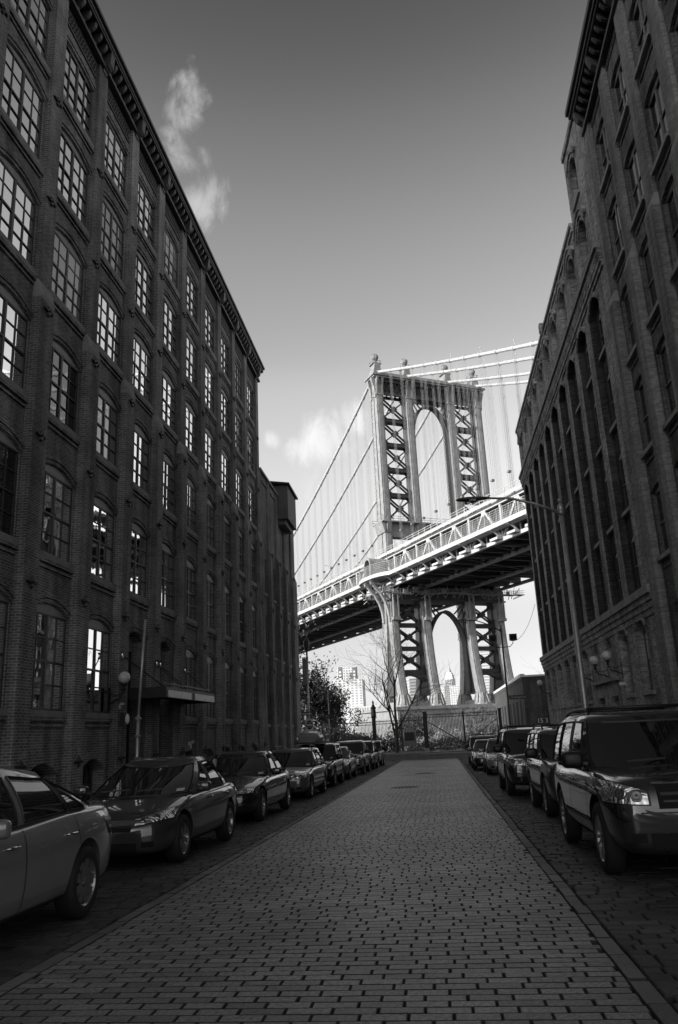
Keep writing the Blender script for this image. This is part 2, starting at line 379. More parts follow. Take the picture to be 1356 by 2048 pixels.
def on_road(px, py):
    d = ray(px, py); t = 1.5/(-d.z + SL*d.y); return d.x*t, d.y*t
for px, py, r, lab in ((810,1575,.40,'dark round iron manhole cover in the middle of the paving, nearer one'),(850,1547,.42,'dark round iron manhole cover in the paving, farther one')):
    x, y = on_road(px, py); t = thing('manhole_cover', lab, 'manhole cover', (x, y, gz(y)+.006), 0, 'manhole covers in the paving'); mb = MB(); mb.lathe([(r+.09,-.03),(r+.09,.004),(r+.01,.006),(r+.005,-.004)], 28); obj('frame', mb, M['iron'], t)
    mb = MB(); mb.lathe([(r,-.004),(r,.004),(r*.8,.003),(.001,.003)], 28)
    for k in range(-3, 4):
        for j in range(-3, 4):
            if k*k+j*j < 11: mb.box(k*.1-.03,k*.1+.03,j*.1-.03,j*.1+.03,.003,.010)
    obj('lid', mb, M['iron'], t)

# ------------------------------------------------------------------ facades
class Facade:
    """local frame: u along +Y, o outward, z up.  sgn=+1 left side (outward +X), -1 right side."""
    def __init__(s, name, label, x0, m, sgn):
        s.sgn = sgn; s.root = thing(name, label, 'building', (x0, 0, 0), -math.atan(m)); s.cache = {}
    def P(s, u, o, z): return (s.sgn*o, u, z)
    def box(s, mb, u0, u1, o0, o1, z0, z1, mi=0):
        a, b = sorted((s.sgn*o0, s.sgn*o1)); mb.box(a, b, u0, u1, z0, z1, mi)
    def cell(s, mb, u0, u1, z0, z1, uc, w, zs, zh, rise, ow, og, n=10, rm=0):
        P = s.P; a0, a1 = uc-w/2, uc+w/2
        if a0 > u0: mb.quad(P(u0,ow,z0),P(a0,ow,z0),P(a0,ow,z1),P(u0,ow,z1))
        if u1 > a1: mb.quad(P(a1,ow,z0),P(u1,ow,z0),P(u1,ow,z1),P(a1,ow,z1))
        if zs > z0: mb.quad(P(a0,ow,z0),P(a1,ow,z0),P(a1,ow,zs),P(a0,ow,zs)); mb.quad(P(a0,ow,zs),P(a1,ow,zs),P(a1,og,zs),P(a0,og,zs))
        arc = lambda t: (a0+(a1-a0)*t, zh+rise*(1-(2*t-1)**2))
        for k in range(n):
            (ua, za), (ub, zb) = arc(k/n), arc((k+1)/n)
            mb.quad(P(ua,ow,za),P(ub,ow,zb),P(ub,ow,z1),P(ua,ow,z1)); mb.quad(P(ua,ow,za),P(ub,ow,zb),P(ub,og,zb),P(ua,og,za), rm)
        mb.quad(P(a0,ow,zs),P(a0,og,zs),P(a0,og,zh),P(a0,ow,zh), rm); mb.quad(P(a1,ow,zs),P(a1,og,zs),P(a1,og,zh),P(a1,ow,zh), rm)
    def hood(s, mb, uc, w, zh, rise, ow, rings=((.03,.13,.035),(.15,.26,.06)), n=10, drop=.0):
        for (r0, r1, pr) in rings:
            pts = []
            for k in range(n+1):
                t = k/n; u = uc - w/2 + w*t; z = zh + rise*(1-(2*t-1)**2); du = (2*t-1); 
                nx, nz = du*rise*4/w, 1; L = math.hypot(nx, nz); pts.append((u, z, nx/L, nz/L))
            for a, b in zip(pts, pts[1:]):
                q = [(a[0]+a[2]*r0, a[1]+a[3]*r0),(b[0]+b[2]*r0, b[1]+b[3]*r0),(b[0]+b[2]*r1, b[1]+b[3]*r1),(a[0]+a[2]*r1, a[1]+a[3]*r1)]
                mb.prism(q, lambda p: s.P(p[0], ow-.01, p[1]), lambda p: s.P(p[0], ow+pr, p[1]))
    def window(s, uc, zs, w, h, rise, og, kind='eight', fm='frame', tymp=True, sill=True, sd=.17, jit=.004, glz='glass', alt=None):
        key = (round(w,2), round(h,2), round(rise,2), kind, fm, tymp, sd)
        B = lambda mb, u0, u1, o0, o1, z0, z1: s.box(mb, u0, u1, o0, o1, z0, z1)
        if key not in s.cache:
            f = MB(); t = .045
            B(f,-w/2,-w/2+t,0,.052,0,h); B(f,w/2-t,w/2,0,.052,0,h); B(f,-w/2+t,w/2-t,0,.052,h-t,h); B(f,-w/2+t,w/2-t,0,.052,0,t)
            halves = [(-w/2+t, -.042), (.042, w/2-t)] if kind in ('eight','twin') else [(-w/2+t, w/2-t)]
            if len(halves) == 2: B(f,-.042,.042,0,.058,t,h-t)
            mid = h*.5
            for (a, b) in halves:
                B(f,a,b,.0,.055,mid-.028,mid+.028)
                B(f,a,a+.024,0,.049,t,h-t); B(f,b-.024,b,0,.049,t,h-t)
                c = (a+b)/2; g = .016
                if kind == 'eight':
                    B(f,c-g,c+g,.008,.048,t,mid-.035); B(f,c-g,c+g,.008,.048,mid+.035,h-t)
                    for zz in (h*.26, h*.75): B(f,a+.024,c-g,.008,.048,zz-g,zz+g); B(f,c+g,b-.024,.008,.048,zz-g,zz+g)
            p = MB(); p.quad(s.P(-w/2+.01,.014,.01), s.P(w/2-.01,.014,.01), s.P(w/2-.01,.014,mid), s.P(-w/2+.01,.014,mid))
            p.quad(s.P(-w/2+.01,.022,mid), s.P(w/2-.01,.022,mid), s.P(w/2-.01,.022,h-.01), s.P(-w/2+.01,.022,h-.01))
            y = MB(); n = 10
            for k in range(n):
                za, zb = [h+rise*(1-(2*q-1)**2) for q in (k/n, (k+1)/n)]; ua, ub = -w/2+w*k/n, -w/2+w*(k+1)/n
                for o in (.06,): y.quad(s.P(ua,o,h), s.P(ub,o,h), s.P(ub,o,zb+.02), s.P(ua,o,za+.02))
            y.quad(s.P(-w/2,0,h),s.P(w/2,0,h),s.P(w/2,.06,h),s.P(-w/2,.06,h))
            l = MB(); B(l,-w/2-.10,w/2+.10,-.02,sd,-.17,-.015)
            s.cache[key] = [mesh_of('window', f, M[fm]), mesh_of('pane', p, M[glz]), mesh_of('arch_panel', y, M['tymp']), mesh_of('sill', l, M['stone'])]
        c = s.cache[key]
        wo = link('window', c[0], s.root, s.P(uc, og, zs))
        pn = link('pane', c[1], wo, (0,0,0), (0, rnd.gauss(0, jit), rnd.gauss(0, jit*.8)))
        if alt and rnd.random() < .10: pn.material_slots[0].link = 'OBJECT'; pn.material_slots[0].material = M[rnd.choice(alt)]
        if tymp and rise > .05: link('arch_panel', c[2], wo)
        if sill: link('sill', c[3], wo)
        return wo
    def anchor(s, u, o, z, k=1.):
        if 'anchor' not in s.cache:
            mb = MB(); n = 24
            pr = [(.15+.055*math.cos(4*t)*1.4, t) for t in [2*math.pi*i/n for i in range(n)]]
            mb.prism([(r*math.cos(t)*1.75, r*math.sin(t)) for r, t in pr], lambda p: s.P(p[0], 0, p[1]), lambda p: s.P(p[0]*.8, .07, p[1]*.8))
            mb.sphere(s.P(0,.08,0), .055, 8); mb.sphere(s.P(.2,.05,0), .045, 6); mb.sphere(s.P(-.2,.05,0), .045, 6)
            s.cache['anchor'] = mesh_of('anchor_plate', mb, M['iron'])
        a = link('anchor_plate', s.cache['anchor'], s.root, s.P(u,o,z)); a.scale = (k,k,k)

# ---- left seven-storey warehouse
F = Facade('brick_warehouse', 'tall dark brick warehouse with deep bracketed cornice filling the left side of the street', -9.93, -.0137, 1)
BAY = 3.17; C1 = 19.85; FL = [(2.40,5.0),(6.48,8.85),(10.40,12.6),(14.02,16.2),(17.42,19.75),(20.85,23.1)]
cols = list(range(-5, 9)); UE = C1 + 8*BAY + BAY/2 + .42
wall = MB(); WW = 2.2; OW = .07; zb = [-1.6, 5.9, 9.7, 13.4, 16.9, 20.3, 24.2]
zsplit = [5.75, 9.6, 13.2, 16.75, 20.25, 25.0]
DOORS = (2, 3)
for c in cols:
    uc = C1 + c*BAY; u0, u1 = uc-BAY/2, uc+BAY/2
    for k, (zs, zh) in enumerate(FL):
        z0 = 1.75 if k == 0 else zsplit[k-1]; z1 = zsplit[k]
        rise = (.27,.27,.26,.24,.20,.07)[k]; spring = zh - .12
        door = k == 0 and c in DOORS
        if door: z0 = -1.6
        if door: F.cell(wall, u0, u1, z0, z1, uc, 1.55, -1.0, spring, rise, OW, -.45)
        else: F.cell(wall, u0, u1, z0, z1, uc, WW, zs, spring, rise, OW, -.02)
        F.hood(wall, uc, WW+.04, spring, rise, OW)
        if not door:
            # corbelled brick courses below the sill
            F.box(wall, uc-WW/2-.02, uc+WW/2+.02, OW-.02, OW+.05, zs-.42, zs-.35); F.box(wall, uc-WW/2-.1, uc+WW/2+.1, OW-.02, OW+.08, zs-.28, zs-.17)
            F.window(uc, zs, WW, spring-zs, rise, -.02, jit=.0028, glz='glassm', alt=('glassb','glassb','glassr') if k > 1 else ('glassr','glassb','glassr'))
    if c not in DOORS:      # basement arch
        F.cell(wall, u0, u1, -1.6, 1.75, uc, 1.7, -.9, .75, .32, OW, -.35); F.hood(wall, uc, 1.72, .75, .32, OW, ((.02,.3,.03),))
        b = MB(); F.box(b, uc-.85, uc+.85, -.36, -.33, -.9, 1.08)
        for q in (-.85,-.45,-.02,.41,.81): F.box(b, uc+q, uc+q+.04, -.33, -.28, -.9, 1.0, 1)
        F.box(b, uc-.85, uc+.85, -.33, -.27, .30, .36, 1)
        obj('basement_window', b, [M['cglass'], M['frame']], F.root)
    for k in range(6):
        zz = [5.45,9.35,13.0,16.55,20.05,1.05][k]
        if c > -4: F.anchor(u1, (.34 if zz < 13.5 else .22), zz, .72)
F.box(wall, C1-5.5*BAY, UE, -.9, OW-.005, 24.6, 25.2)
F.box(wall, C1-5.5*BAY, UE, -14, -.9, -1.6, 25.1)           # body of the building behind the facade
F.box(wall, UE-.02, UE+.03, -14, .06, -1.6, 25.1)
obj('wall', wall, M['brickL'], F.root)
for c in cols + [9]:
    u = C1 + c*BAY - BAY/2; pb = MB()
    if c == 9: u += .08
    F.box(pb, u-.35, u+.35, OW-.03, .21, 13.7, 24.38)
    F.box(pb, u-.39, u+.39, OW-.03, .32, -1.6, 13.25)
    for i, (dz, do) in enumerate(((13.25,.70),(13.33,.70))): pass
    pb.prism([(OW-.03,13.25),(.32,13.25),(.32,13.38),(.21,13.80),(OW-.03,13.80)], lambda p: F.P(u-.40,p[0],p[1]), lambda p: F.P(u+.40,p[0],p[1]), 1)
    obj('pilaster', pb, [M['brickL'], M['stone']], F.root)
cor = MB(); ua, ub = C1-5.5*BAY, UE+.25
F.box(cor, ua, ub, .02, .33, 24.30, 24.42); F.box(cor, ua, ub, .02, .28, 24.42, 24.50); F.box(cor, ua, ub, .02, .10, 24.50, 24.95); F.box(cor, ua, ub, .02, .12, 24.2, 24.26)
F.box(cor, ua, ub, .0, .54, 24.95, 25.04); F.box(cor, ua, ub, 0, .57, 25.04, 25.2); F.box(cor, ua, ub+.06, 0, .66, 25.2, 25.33)
brk = [(.05,24.5),(.22,24.5),(.28,24.62),(.38,24.68),(.47,24.78),(.51,24.95),(.05,24.95)]
for c in cols + [9]:
    u = C1 + c*BAY - BAY/2
    if c == 9: u -= .12
    cor.prism([(o+.02, z-.30*(z < 24.85)) for o, z in brk], lambda p: F.P(u-.15,p[0],p[1]), lambda p: F.P(u+.15,p[0],p[1]))
    if c < 9:
        for q in range(1, 7):
            uu = u + q*BAY/7; cor.prism(brk, lambda p: F.P(uu-.07,p[0]*.96,p[1]), lambda p: F.P(uu+.07,p[0]*.96,p[1]))
        for q in range(14):     # pierced frieze panel
            uu = u+.55+q*(BAY-1.1)/13; cor.bar(F.P(uu-.08, OW+.03, 23.72), F.P(uu+.08, OW+.03, 24.1), .03, .05, (1,0,0)); cor.bar(F.P(uu+.08, OW+.03, 23.72), F.P(uu-.08, OW+.03, 24.1), .03, .05, (1,0,0))
        F.box(cor, u+.42, u+BAY-.42, OW-.02, OW+.05, 23.62, 23.69); F.box(cor, u+.42, u+BAY-.42, OW-.02, OW+.05, 24.12, 24.18)
obj('cornice', cor, M['cornice'], F.root)
shade_slab = MB(); F.box(shade_slab, -45, 74, -17, -13, -2, 44); F.box(shade_slab, -45.3, 74.3, -17.3, -12.7, 44, 45)  # unseen slab added to cast shade on the right facades, gate and tree
obj('unseen_shade_slab', shade_slab, M['brickL2'], F.root)
for c in DOORS:
    uc = C1 + c*BAY; d = MB(); F.box(d, uc-.77, uc+.77, -.45, -.40, -1.0, 2.25); F.box(d, uc-.03, uc+.03, -.40, -.34, -1.0, 2.25)
    F.box(d, uc-.77, uc+.77, -.40, -.30, 2.25, 2.4); F.box(d, uc-.77, uc-.69, -.40, -.32, -1, 4.8); F.box(d, uc+.69, uc+.77, -.40, -.32, -1, 4.8)
    for q in (-.6,.12): F.box(d, uc+q, uc+q+.48, -.40, -.385, .2, 2.0)
    do = obj('door', d, M['door'], F.root)
    tr = MB(); F.box(tr, uc-.69, uc+.69, -.44, -.42, 2.4, 4.9); obj('transom_window', tr, M['glass'], do)
    t = MB(); n = 10
    for k in range(n):
        za, zb_ = [4.72+.27*(1-(2*q-1)**2) for q in (k/n,(k+1)/n)]
        t.quad(F.P(uc-.77+1.54*k/n,-.30,4.55),F.P(uc-.77+1.54*(k+1)/n,-.30,4.55),F.P(uc-.77+1.54*(k+1)/n,-.30,zb_+.16),F.P(uc-.77+1.54*k/n,-.30,za+.16))
    obj('arch_panel', t, M['tymp'], do)
    hd = MB(); hd.tube([F.P(uc-.1,-.33,.6),F.P(uc-.1,-.31,.9)], .015, 6); obj('handle', hd, M['chrome'], do)
# canopy over the doors
can = MB(); F.box(can, 25.25, 31.2, .1, 1.52, 3.12, 3.2); F.box(can, 25.25, 25.33, .1, 1.52, 2.86, 3.12); F.box(can, 31.12, 31.2, .1, 1.52, 2.86, 3.12); F.box(can, 25.33, 31.12, 1.44, 1.52, 2.86, 3.12)
for q in range(9): F.box(can, 25.5+q*.65, 25.56+q*.65, .3, 1.42, 2.95, 3.12)
co = obj('canopy', can, M['iron'], F.root)
cp = MB(); F.box(cp, 25.4, 28.0, 1.525, 1.55, 2.87, 3.10); F.box(cp, 28.45, 31.1, 1.525, 1.55, 2.87, 3.10); obj('fascia_panel', cp, M['pole'], co)
cp = MB(); F.box(cp, 25.7, 28.4, 1.25, 1.3, 3.33, 3.37); F.box(cp, 28.55, 31.25, 1.25, 1.3, 3.33, 3.37)
for q in (25.8,28.3,28.7,31.1): F.box(cp, q, q+.03, 1.26, 1.29, 3.2, 3.33)
obj('light_bar', cp, M['frameL'], co)
for u in (24.3, 27.6, 28.0, 31.0):
    rd = MB(); rd.tube([F.P(u,.34,4.2),F.P(u+.05 if u > 25 else 25.4,1.4,3.2)], .022, 6); rb = obj('tie_rod', rd, M['iron'], co)
    rd = MB(); rd.lathe([(.001,-.1),(.07,-.1),(.03,-.03),(.03,.03),(.07,.1),(.001,.1)], 8, F.P(u,.38,4.2)); obj('rod_anchor', rd, M['chrome'], co)
def wall_lamp(F, u, o, z, r, label, wallo):
    p = Matrix.Rotation(F.root.rotation_euler.z, 4, 'Z') @ Vector(F.P(u,o,0)); base = (p.x+F.root.location.x, p.y, z)
    t = thing('wall_lamp', label, 'lamp', base, F.root.rotation_euler.z, 'opal globe lamps on the brick walls')
    g = MB(); g.sphere((0,0,0), r, 20); obj('globe', g, M['globe'], t, True)
    b = MB(); b.lathe([(.03,-r-.22),(.07,-r-.16),(.05,-r-.08),(.11,-r-.03),(.09,-r+.03)], 10); dx = F.sgn*(wallo-o)
    b.tube([(dx,0,-r-.62),(dx*.6,0,-r-.5),(dx*.2,0,-r-.42),(0,0,-r-.2)], .03, 8); b.tube([(dx,0,-r-.25),(dx*.5,0,-r-.35),(dx*.2,0,-r-.3)], .018, 6); b.box(*sorted((dx,dx+F.sgn*.03)), -.1, .1, -r-.8, -r-.1)
    obj('bracket', b, M['iron'], t)
wall_lamp(F, 24.0, .58, 3.45, .19, 'opal globe lamp on iron bracket beside the left entrance canopy', .09)
# small fittings on the left wall
p = thing('wall_sconce', 'small bright half round sconce on the left wall below the canopy', 'light', (-9.62, 24.2, 2.2)); b = MB(); b.sphere((0,0,0), .075, 10, 0, 2.2); obj('shade', b, M['globe'], p, True); b = MB(); b.box(-.2,-.06,-.09,.09,-.2,.2); obj('back_plate', b, M['iron'], p)
p_s = p = thing('standpipe', 'pale twin fire hose connection on the left brick pier behind the parked sedan', 'standpipe', (-9.95, 31.75, 1.35)); b = MB(); b.tube([(0,-.05,0),(.18,-.18,.12)], .06, 8); b.tube([(0,.05,0),(.18,.18,.12)], .06, 8); obj('hose_inlet', b, M['signw'], p, True); b = MB(); b.tube([(0,0,-.3),(0,0,.06)], .06, 8); b.box(-.12,.0,-.16,.16,-.1,.1); obj('pipe', b, M['signw'], p); p_s.scale = (.65,.65,.65)
p = thing('security_camera', 'small white security camera on the left wall beside the canopy', 'camera', (-9.70, 23.8, 2.64)); b = MB(); b.box(0,.14,-.035,.035,-.035,.035); obj('housing', b, M['tymp'], p); b = MB(); b.box(-.04,.02,-.02,.02,-.14,-.02); obj('mount', b, M['tymp'], p)

# ---- left lower building
G = Facade('low_warehouse', 'lower brick warehouse with narrow bays and a rooftop box beyond the tall left warehouse', -9.93, -.0137, 1)
wall = MB(); b0, bay2 = 46.95, 2.90
for c in range(4):
    uc = b0 + bay2*(c+.5)+.35; u0, u1 = uc-bay2/2, uc+bay2/2
    for k, (zs, zh, z0, z1) in enumerate(((2.2,5.0,-2,5.75),(6.45,8.8,5.75,9.6),(10.3,12.4,9.6,13.2))):
        G.cell(wall, u0, u1, z0, z1, uc, 1.4, zs, zh, .22, .10, -.02)
        G.window(uc, zs, 1.4, zh-zs, .22, -.02, 'twin', 'frame', True, True, .2, glz='glassr')
        G.anchor(u1, .36, [5.45,9.35,13.0][k], .8)
    G.box(wall, u0, u1, -.5, .10, 13.2, 18.1)
    G.box(wall, u0+.3, u1-.3, .10, .17, 17.6, 18.1)
G.box(wall, 47.3, b0+.75, -.5, .10, -2, 18.1); G.box(wall, 47.0, 59.6, -14, -.5, -2, 17.9); G.box(wall, 58.84, 60.3, -14, .10, -2, 18.1)
obj('wall', wall, M['brickL2'], G.root)
for c in range(5):
    u = b0 + bay2*c + .35 + (.15 if c == 4 else 0); pb = MB(); w2 = .9 if c == 4 else 0; G.box(pb, u-.36, u+.36+w2, .07, .22, 13.3, 18.2); G.box(pb, u-.40, u+.40+w2, .07, .36, -2, 13.0)
    pb.prism([(.07,13.0),(.36,13.0),(.22,13.4),(.07,13.4)], lambda p: G.P(u-.41,p[0],p[1]), lambda p: G.P(u+.41+w2,p[0],p[1])); obj('pilaster', pb, M['brickL2'], G.root)
pc = MB(); G.box(pc, 47.3, 60.4, -.6, .30, 18.1, 18.25); obj('coping', pc, M['stone'], G.root)
tb = MB(); G.box(tb, 53.6, 57.2, -1.5, .95, 16.45, 18.95); G.box(tb, 53.9, 56.8, -.2, .7, 16.1, 16.45)
to = obj('roof_box', tb, M['render'], G.root)
tr = MB(); tr.prism([(-1.7,19.3),(1.12,18.93),(1.12,19.06),(-1.7,19.5)], lambda p: G.P(53.35,p[0],p[1]), lambda p: G.P(57.45,p[0],p[1])); obj('box_roof', tr, M['iron'], to)

# ---- right near building
N = Facade('brick_factory', 'tall brick factory with bracketed cornice and stepped pilasters at the right edge', 8.30, -.0025, -1)
NB, NC = 2.95, 27.55; wall = MB(); og = -.09; ow = .05
NFL = [(3.15,5.5),(6.97,9.4),(10.82,13.5),(14.6,17.25),(18.4,20.9),(22.2,24.5)]; zsp = [6.15,9.9,13.8,17.7,21.4,25.3]
for c in range(8):
    uc = NC - c*NB; u0, u1 = uc-NB/2, uc+NB/2
    if c == 0: u1 = 29.6
    for k, (zs, zh) in enumerate(NFL):
        z0 = -1.2 if k == 0 else zsp[k-1]
        if k == 0 and c == 0:
            N.cell(wall, u0, u1, z0, zsp[0], uc-.1, 1.5, -1, 4.6, .75, ow, -.6, 14); d = MB(); N.box(d, uc-.85, uc+.65, -.62, -.55, -1, 5.3); N.box(d, uc-.85, uc+.65, -.55, -.45, 2.2, 2.35); N.box(d, uc-.13, uc-.07, -.55, -.5, -1, 2.2); obj('door', d, M['door'], N.root); continue
        N.cell(wall, u0, u1, z0, zsp[k], uc, 1.62, zs, zh-.15, .15, ow, og)
        N.box(wall, uc-.8, uc+.8, ow-.02, ow+.05, zs-.45, zs-.38)
        N.hood(wall, uc, 1.64, zh-.15, .15, ow, ((.03,.2,.04),))
        N.window(uc, zs, 1.62, zh-.15-zs, .15, og, 'twin', 'frameL', True, True, .30, glz='glassr')
N.box(wall, NC-7.5*NB, 29.6, -14, -.7, -1.2, 26.3); N.box(wall, NC-7.5*NB, 29.6, -.7, .045, 25.25, 26.4)
obj('wall', wall, M['brickR'], N.root)
for c in range(9):
    u = NC + NB/2 - c*NB; pb = MB(); hw = .42
    N.box(pb, u-hw, u+hw, -.03, .19, 17.55, 25.7); N.box(pb, u-hw-.03, u+hw+.03, -.03, .31, -1.2, 17.25)
    pb.prism([(-.03,17.25),(.31,17.25),(.31,17.36),(.19,17.7),(-.03,17.7)], lambda p: N.P(u-hw-.04,p[0],p[1]), lambda p: N.P(u+hw+.04,p[0],p[1]), 1)
    obj('pilaster', pb, [M['brickRp'], M['stone']], N.root)
cor = MB(); ua, ub = NC-7.5*NB, 29.45
N.box(cor, ua, ub, -.05, .30, 25.7, 25.85); N.box(cor, ua, ub, -.05, .24, 25.85, 25.95)
N.box(cor, ua, ub, -.3, .64, 26.55, 26.68); N.box(cor, ua, ub+.05, -.3, .72, 26.68, 26.88); N.box(cor, ua, ub+.1, -.3, .82, 26.88, 27.12)
br2 = [(-.05,25.95),(.2,25.95),(.28,26.12),(.45,26.25),(.58,26.4),(.6,26.55),(-.05,26.55)]
N.box(cor, ua, ub, -.06, .08, 25.95, 26.55)
for c in range(9):
    u = NC + NB/2 - c*NB
    cor.prism([(o, z-.15*(z < 26.3)) for o, z in br2], lambda p: N.P(u-.16,p[0]+.02,p[1]), lambda p: N.P(u+.16,p[0]+.02,p[1]))
    for q in range(1, 6):
        uu = u - q*NB/6; cor.prism([(o, max(z,26.2)) for o, z in br2], lambda p: N.P(uu-.07,p[0]*.95,p[1]), lambda p: N.P(uu+.07,p[0]*.95,p[1]))
    for q in range(12):
        uu = u-.6-q*(NB-1.2)/11; cor.bar(N.P(uu-.08,.08,25.3), N.P(uu+.08,.08,25.6), .03, .05, (1,0,0)); cor.bar(N.P(uu+.08,.08,25.3), N.P(uu-.08,.08,25.6), .03, .05, (1,0,0))
obj('cornice', cor, M['cornice'], N.root)

# ---- right far building with arcaded piers
K = Facade('arcaded_brick_building', 'rough brick building with tall arched piers and stone belt courses down the right side', 8.30, -.0025, -1)
KB, KC = 3.06, 32.3; wall = MB(); ow = .15; inner = -.14; og = -.22; wide = 2.1; rec = MB(); KE = 61.5
for c in range(10):
    uc = KC + c*KB; u0, u1 = uc-KB/2, uc+KB/2
    if c == 0: u0 = 29.62
    if c == 9: u1 = KE
    if c in (2, 3):
        K.cell(wall, u0, u1, -1.6, 3.3, uc, 1.35, -1.2, 2.55, .0, ow, -.5, 2); K.cell(wall, u0, u1, 3.3, 5.9, uc, 1.2, 3.75, 4.8, .5, ow, -.45)
        d = MB(); K.box(d, uc-.68, uc+.68, -.5, -.44, -1.2, 2.6); K.box(d, uc-.03, uc+.03, -.44, -.4, -1.2, 2.6); dd = obj('door', d, M['door'], K.root)
        d = MB(); K.box(d, uc-.75, uc+.75, ow-.02, ow+.04, 2.56, 2.95); obj('lintel', d, M['stone'], dd)
        d = MB(); K.box(d, uc-.6, uc+.6, -.46, -.42, 3.75, 5.35); obj('transom_window', d, M['void'], dd)
    else:
        K.cell(wall, u0, u1, -1.6, 5.9, uc, 1.6, 2.55, 4.85, .5, ow, -.2); K.hood(wall, uc, 1.62, 4.85, .5, ow, ((.02,.2,.05),))
        K.window(uc, 2.55, 1.6, 2.3, .5, -.2, 'twin', 'frameL' if c % 2 else 'frame', True, True, .44, .003, glz='glassm', alt=('glassr','glassb'))
        for q in (-.45, .45):
            if c > 5: K.box(MB(),0,1,0,1,0,1)
    # arched pier layer
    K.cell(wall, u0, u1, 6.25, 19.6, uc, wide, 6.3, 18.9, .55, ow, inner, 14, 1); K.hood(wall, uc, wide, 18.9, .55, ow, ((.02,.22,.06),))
    for k, (zs, zh) in enumerate(((6.45,8.5),(9.8,12.1),(13.55,15.8),(17.0,18.7))):
        z0 = (6.25,9.2,12.9,16.4)[k]; z1 = (9.2,12.9,16.4,19.6)[k]
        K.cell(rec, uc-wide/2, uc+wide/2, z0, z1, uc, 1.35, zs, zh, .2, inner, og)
        K.window(uc, zs, 1.35, zh-zs, .2, og, 'twin', 'frame', True, True, .26 if k else .12, .004, glz='glass')
    # top storey
    zt = 24.35 if c else 27.9
    K.cell(wall, u0, u1, 20.6, zt, uc, 1.5, 21.3, 22.9, .55, ow, -.2) if c else (K.cell(wall, u0, u1, 20.6, 24.0, uc, 1.5, 21.3, 22.9, .55, ow, -.2), K.cell(wall, u0, u1, 24.0, 28.0, uc, 1.3, 24.7, 26.4, .4, ow, -.2))
    K.hood(wall, uc, 1.56, 22.9, .55, ow, ((.02,.16,.05),(.2,.42,.1),(.46,.62,.15)))
    K.window(uc, 21.3, 1.5, 1.6, .55, -.2, 'eight', 'frame', True, True, .44, .03, glz='glassm')
    if c == 0: K.window(uc, 24.7, 1.3, 1.7, .4, -.2, 'eight', 'frame', True, True, .44, .01, glz='glassm'); K.hood(wall, uc, 1.36, 26.4, .4, ow, ((.02,.2,.06),(.24,.5,.12)))
K.box(wall, 29.62, KE, -14, -.6, -1.6, 24.0); K.box(wall, KE-.05, KE+.01, -14, .14, -1.6, 24.3); K.box(wall, 29.62, 33.8, -14, -.6, 24, 28.0); K.box(wall, 33.78, 33.84, -14, .14, 24.2, 28.2)
K.box(wall, 29.62, KE-.05, -.40, -.30, 6, 24); K.box(wall, 29.62, 33.84, -.9, .24, 27.9, 28.2); K.box(wall, 29.55, 29.62, -14, .14, 24, 28.2)
obj('wall', wall, [M['brickR2'], M['brickShade']], K.root); obj('recessed_wall', rec, M['brickShade'], K.root)
bd = MB()
for (z0, z1, o) in ((5.2,5.45,.19),(5.45,5.7,.24),(5.7,5.95,.30),(5.95,6.25,.38)): K.box(bd, 29.65, KE+.1, -.4, o, z0, z1, 1 if z0 < 5.9 else 0)
obj('belt_course', bd, [M['stone'], M['brickR2']], K.root)
bd = MB()
for (z0, z1, o) in ((19.55,19.75,.22),(19.75,19.95,.28),(19.95,20.15,.24),(20.15,20.4,.34),(20.4,20.6,.44)): K.box(bd, 29.65, KE+.1, -.4, o, z0, z1, 1 if z0 < 20.3 else 0)
for q in range(141): K.box(bd, 29.7+q*.226, 29.8+q*.226, .2, .33, 19.97, 20.14, 1)
obj('corbel_course', bd, [M['stone'], M['brickR2']], K.root)
bd = MB(); K.box(bd, 33.86, KE+.1, -.5, .30, 24.35, 24.55); K.box(bd, 33.86, KE+.05, -.5, .22, 24.1, 24.35)
K.box(bd, 44.6, 45.0, -.4, .35, 24.55, 25.1)
obj('parapet', bd, M['brickR2'], K.root)
lg = MB(); K.box(lg, 37.1, 42.9, .12, .34, 3.22, 3.38); obj('door_ledge', lg, M['stone'], K.root)
wall_lamp(K, 36.35, .72, 4.25, .21, 'opal globe lamp nearest the camera on the right brick wall above the doors', .15)
wall_lamp(K, 39.2, .72, 4.27, .21, 'opal globe lamp on the right wall between the two doorway arches', .15)
wall_lamp(K, 43.0, .72, 4.3, .20, 'opal globe lamp half hidden behind the near lamp pole on the right wall', .15)
wall_lamp(K, 60.2, .72, 4.36, .21, 'opal globe lamp at the far corner of the right brick wall', .15)
p = thing('security_camera', 'small white security camera on the right wall beside the door ledge', 'camera', (7.95, 36.2, 3.0)); b = MB(); b.box(-.1,.1,-.3,.1,-.06,.06); obj('housing', b, M['signw'], p); b = MB(); b.box(.05,.3,.05,.12,-.03,.03); obj('mount', b, M['signw'], p)

# ---- low brick shed beyond the cross street
S = thing('brick_shed', 'low flat roofed brick building at the far right end of the street', 'building', (8.5, 83, 0))
wb = MB(); wb.box(0, 14, 0, 42, -1.2, 6.1); wb.box(-.06, 14.06, -.06, 42.06, 5.75, 6.1); obj('wall', wb, M['brickS'], S)
cp = MB()
for q in range(28): cp.box(-.16, .3, .0+q*1.5, 1.42+q*1.5, 6.1, 6.42)
cp.box(.3, 14.15, -.15, .3, 6.1, 6.28); obj('coping', cp, M['signw'], S)
for q in range(9):
    wd = MB(); wd.box(-.03, .02, 3+q*4.2, 4.5+q*4.2, 1.2, 3.9); wd.box(-.08, .0, 2.9+q*4.2, 4.6+q*4.2, 1.05, 1.2); obj('window', wd, M['void'], S)
wd = MB(); wd.box(2.2, 6.8, -.05, .02, -1.2, 3.2); wd.box(4.47,4.53,-.08,-.05,-1.2,3.2); obj('door', wd, M['door'], S)
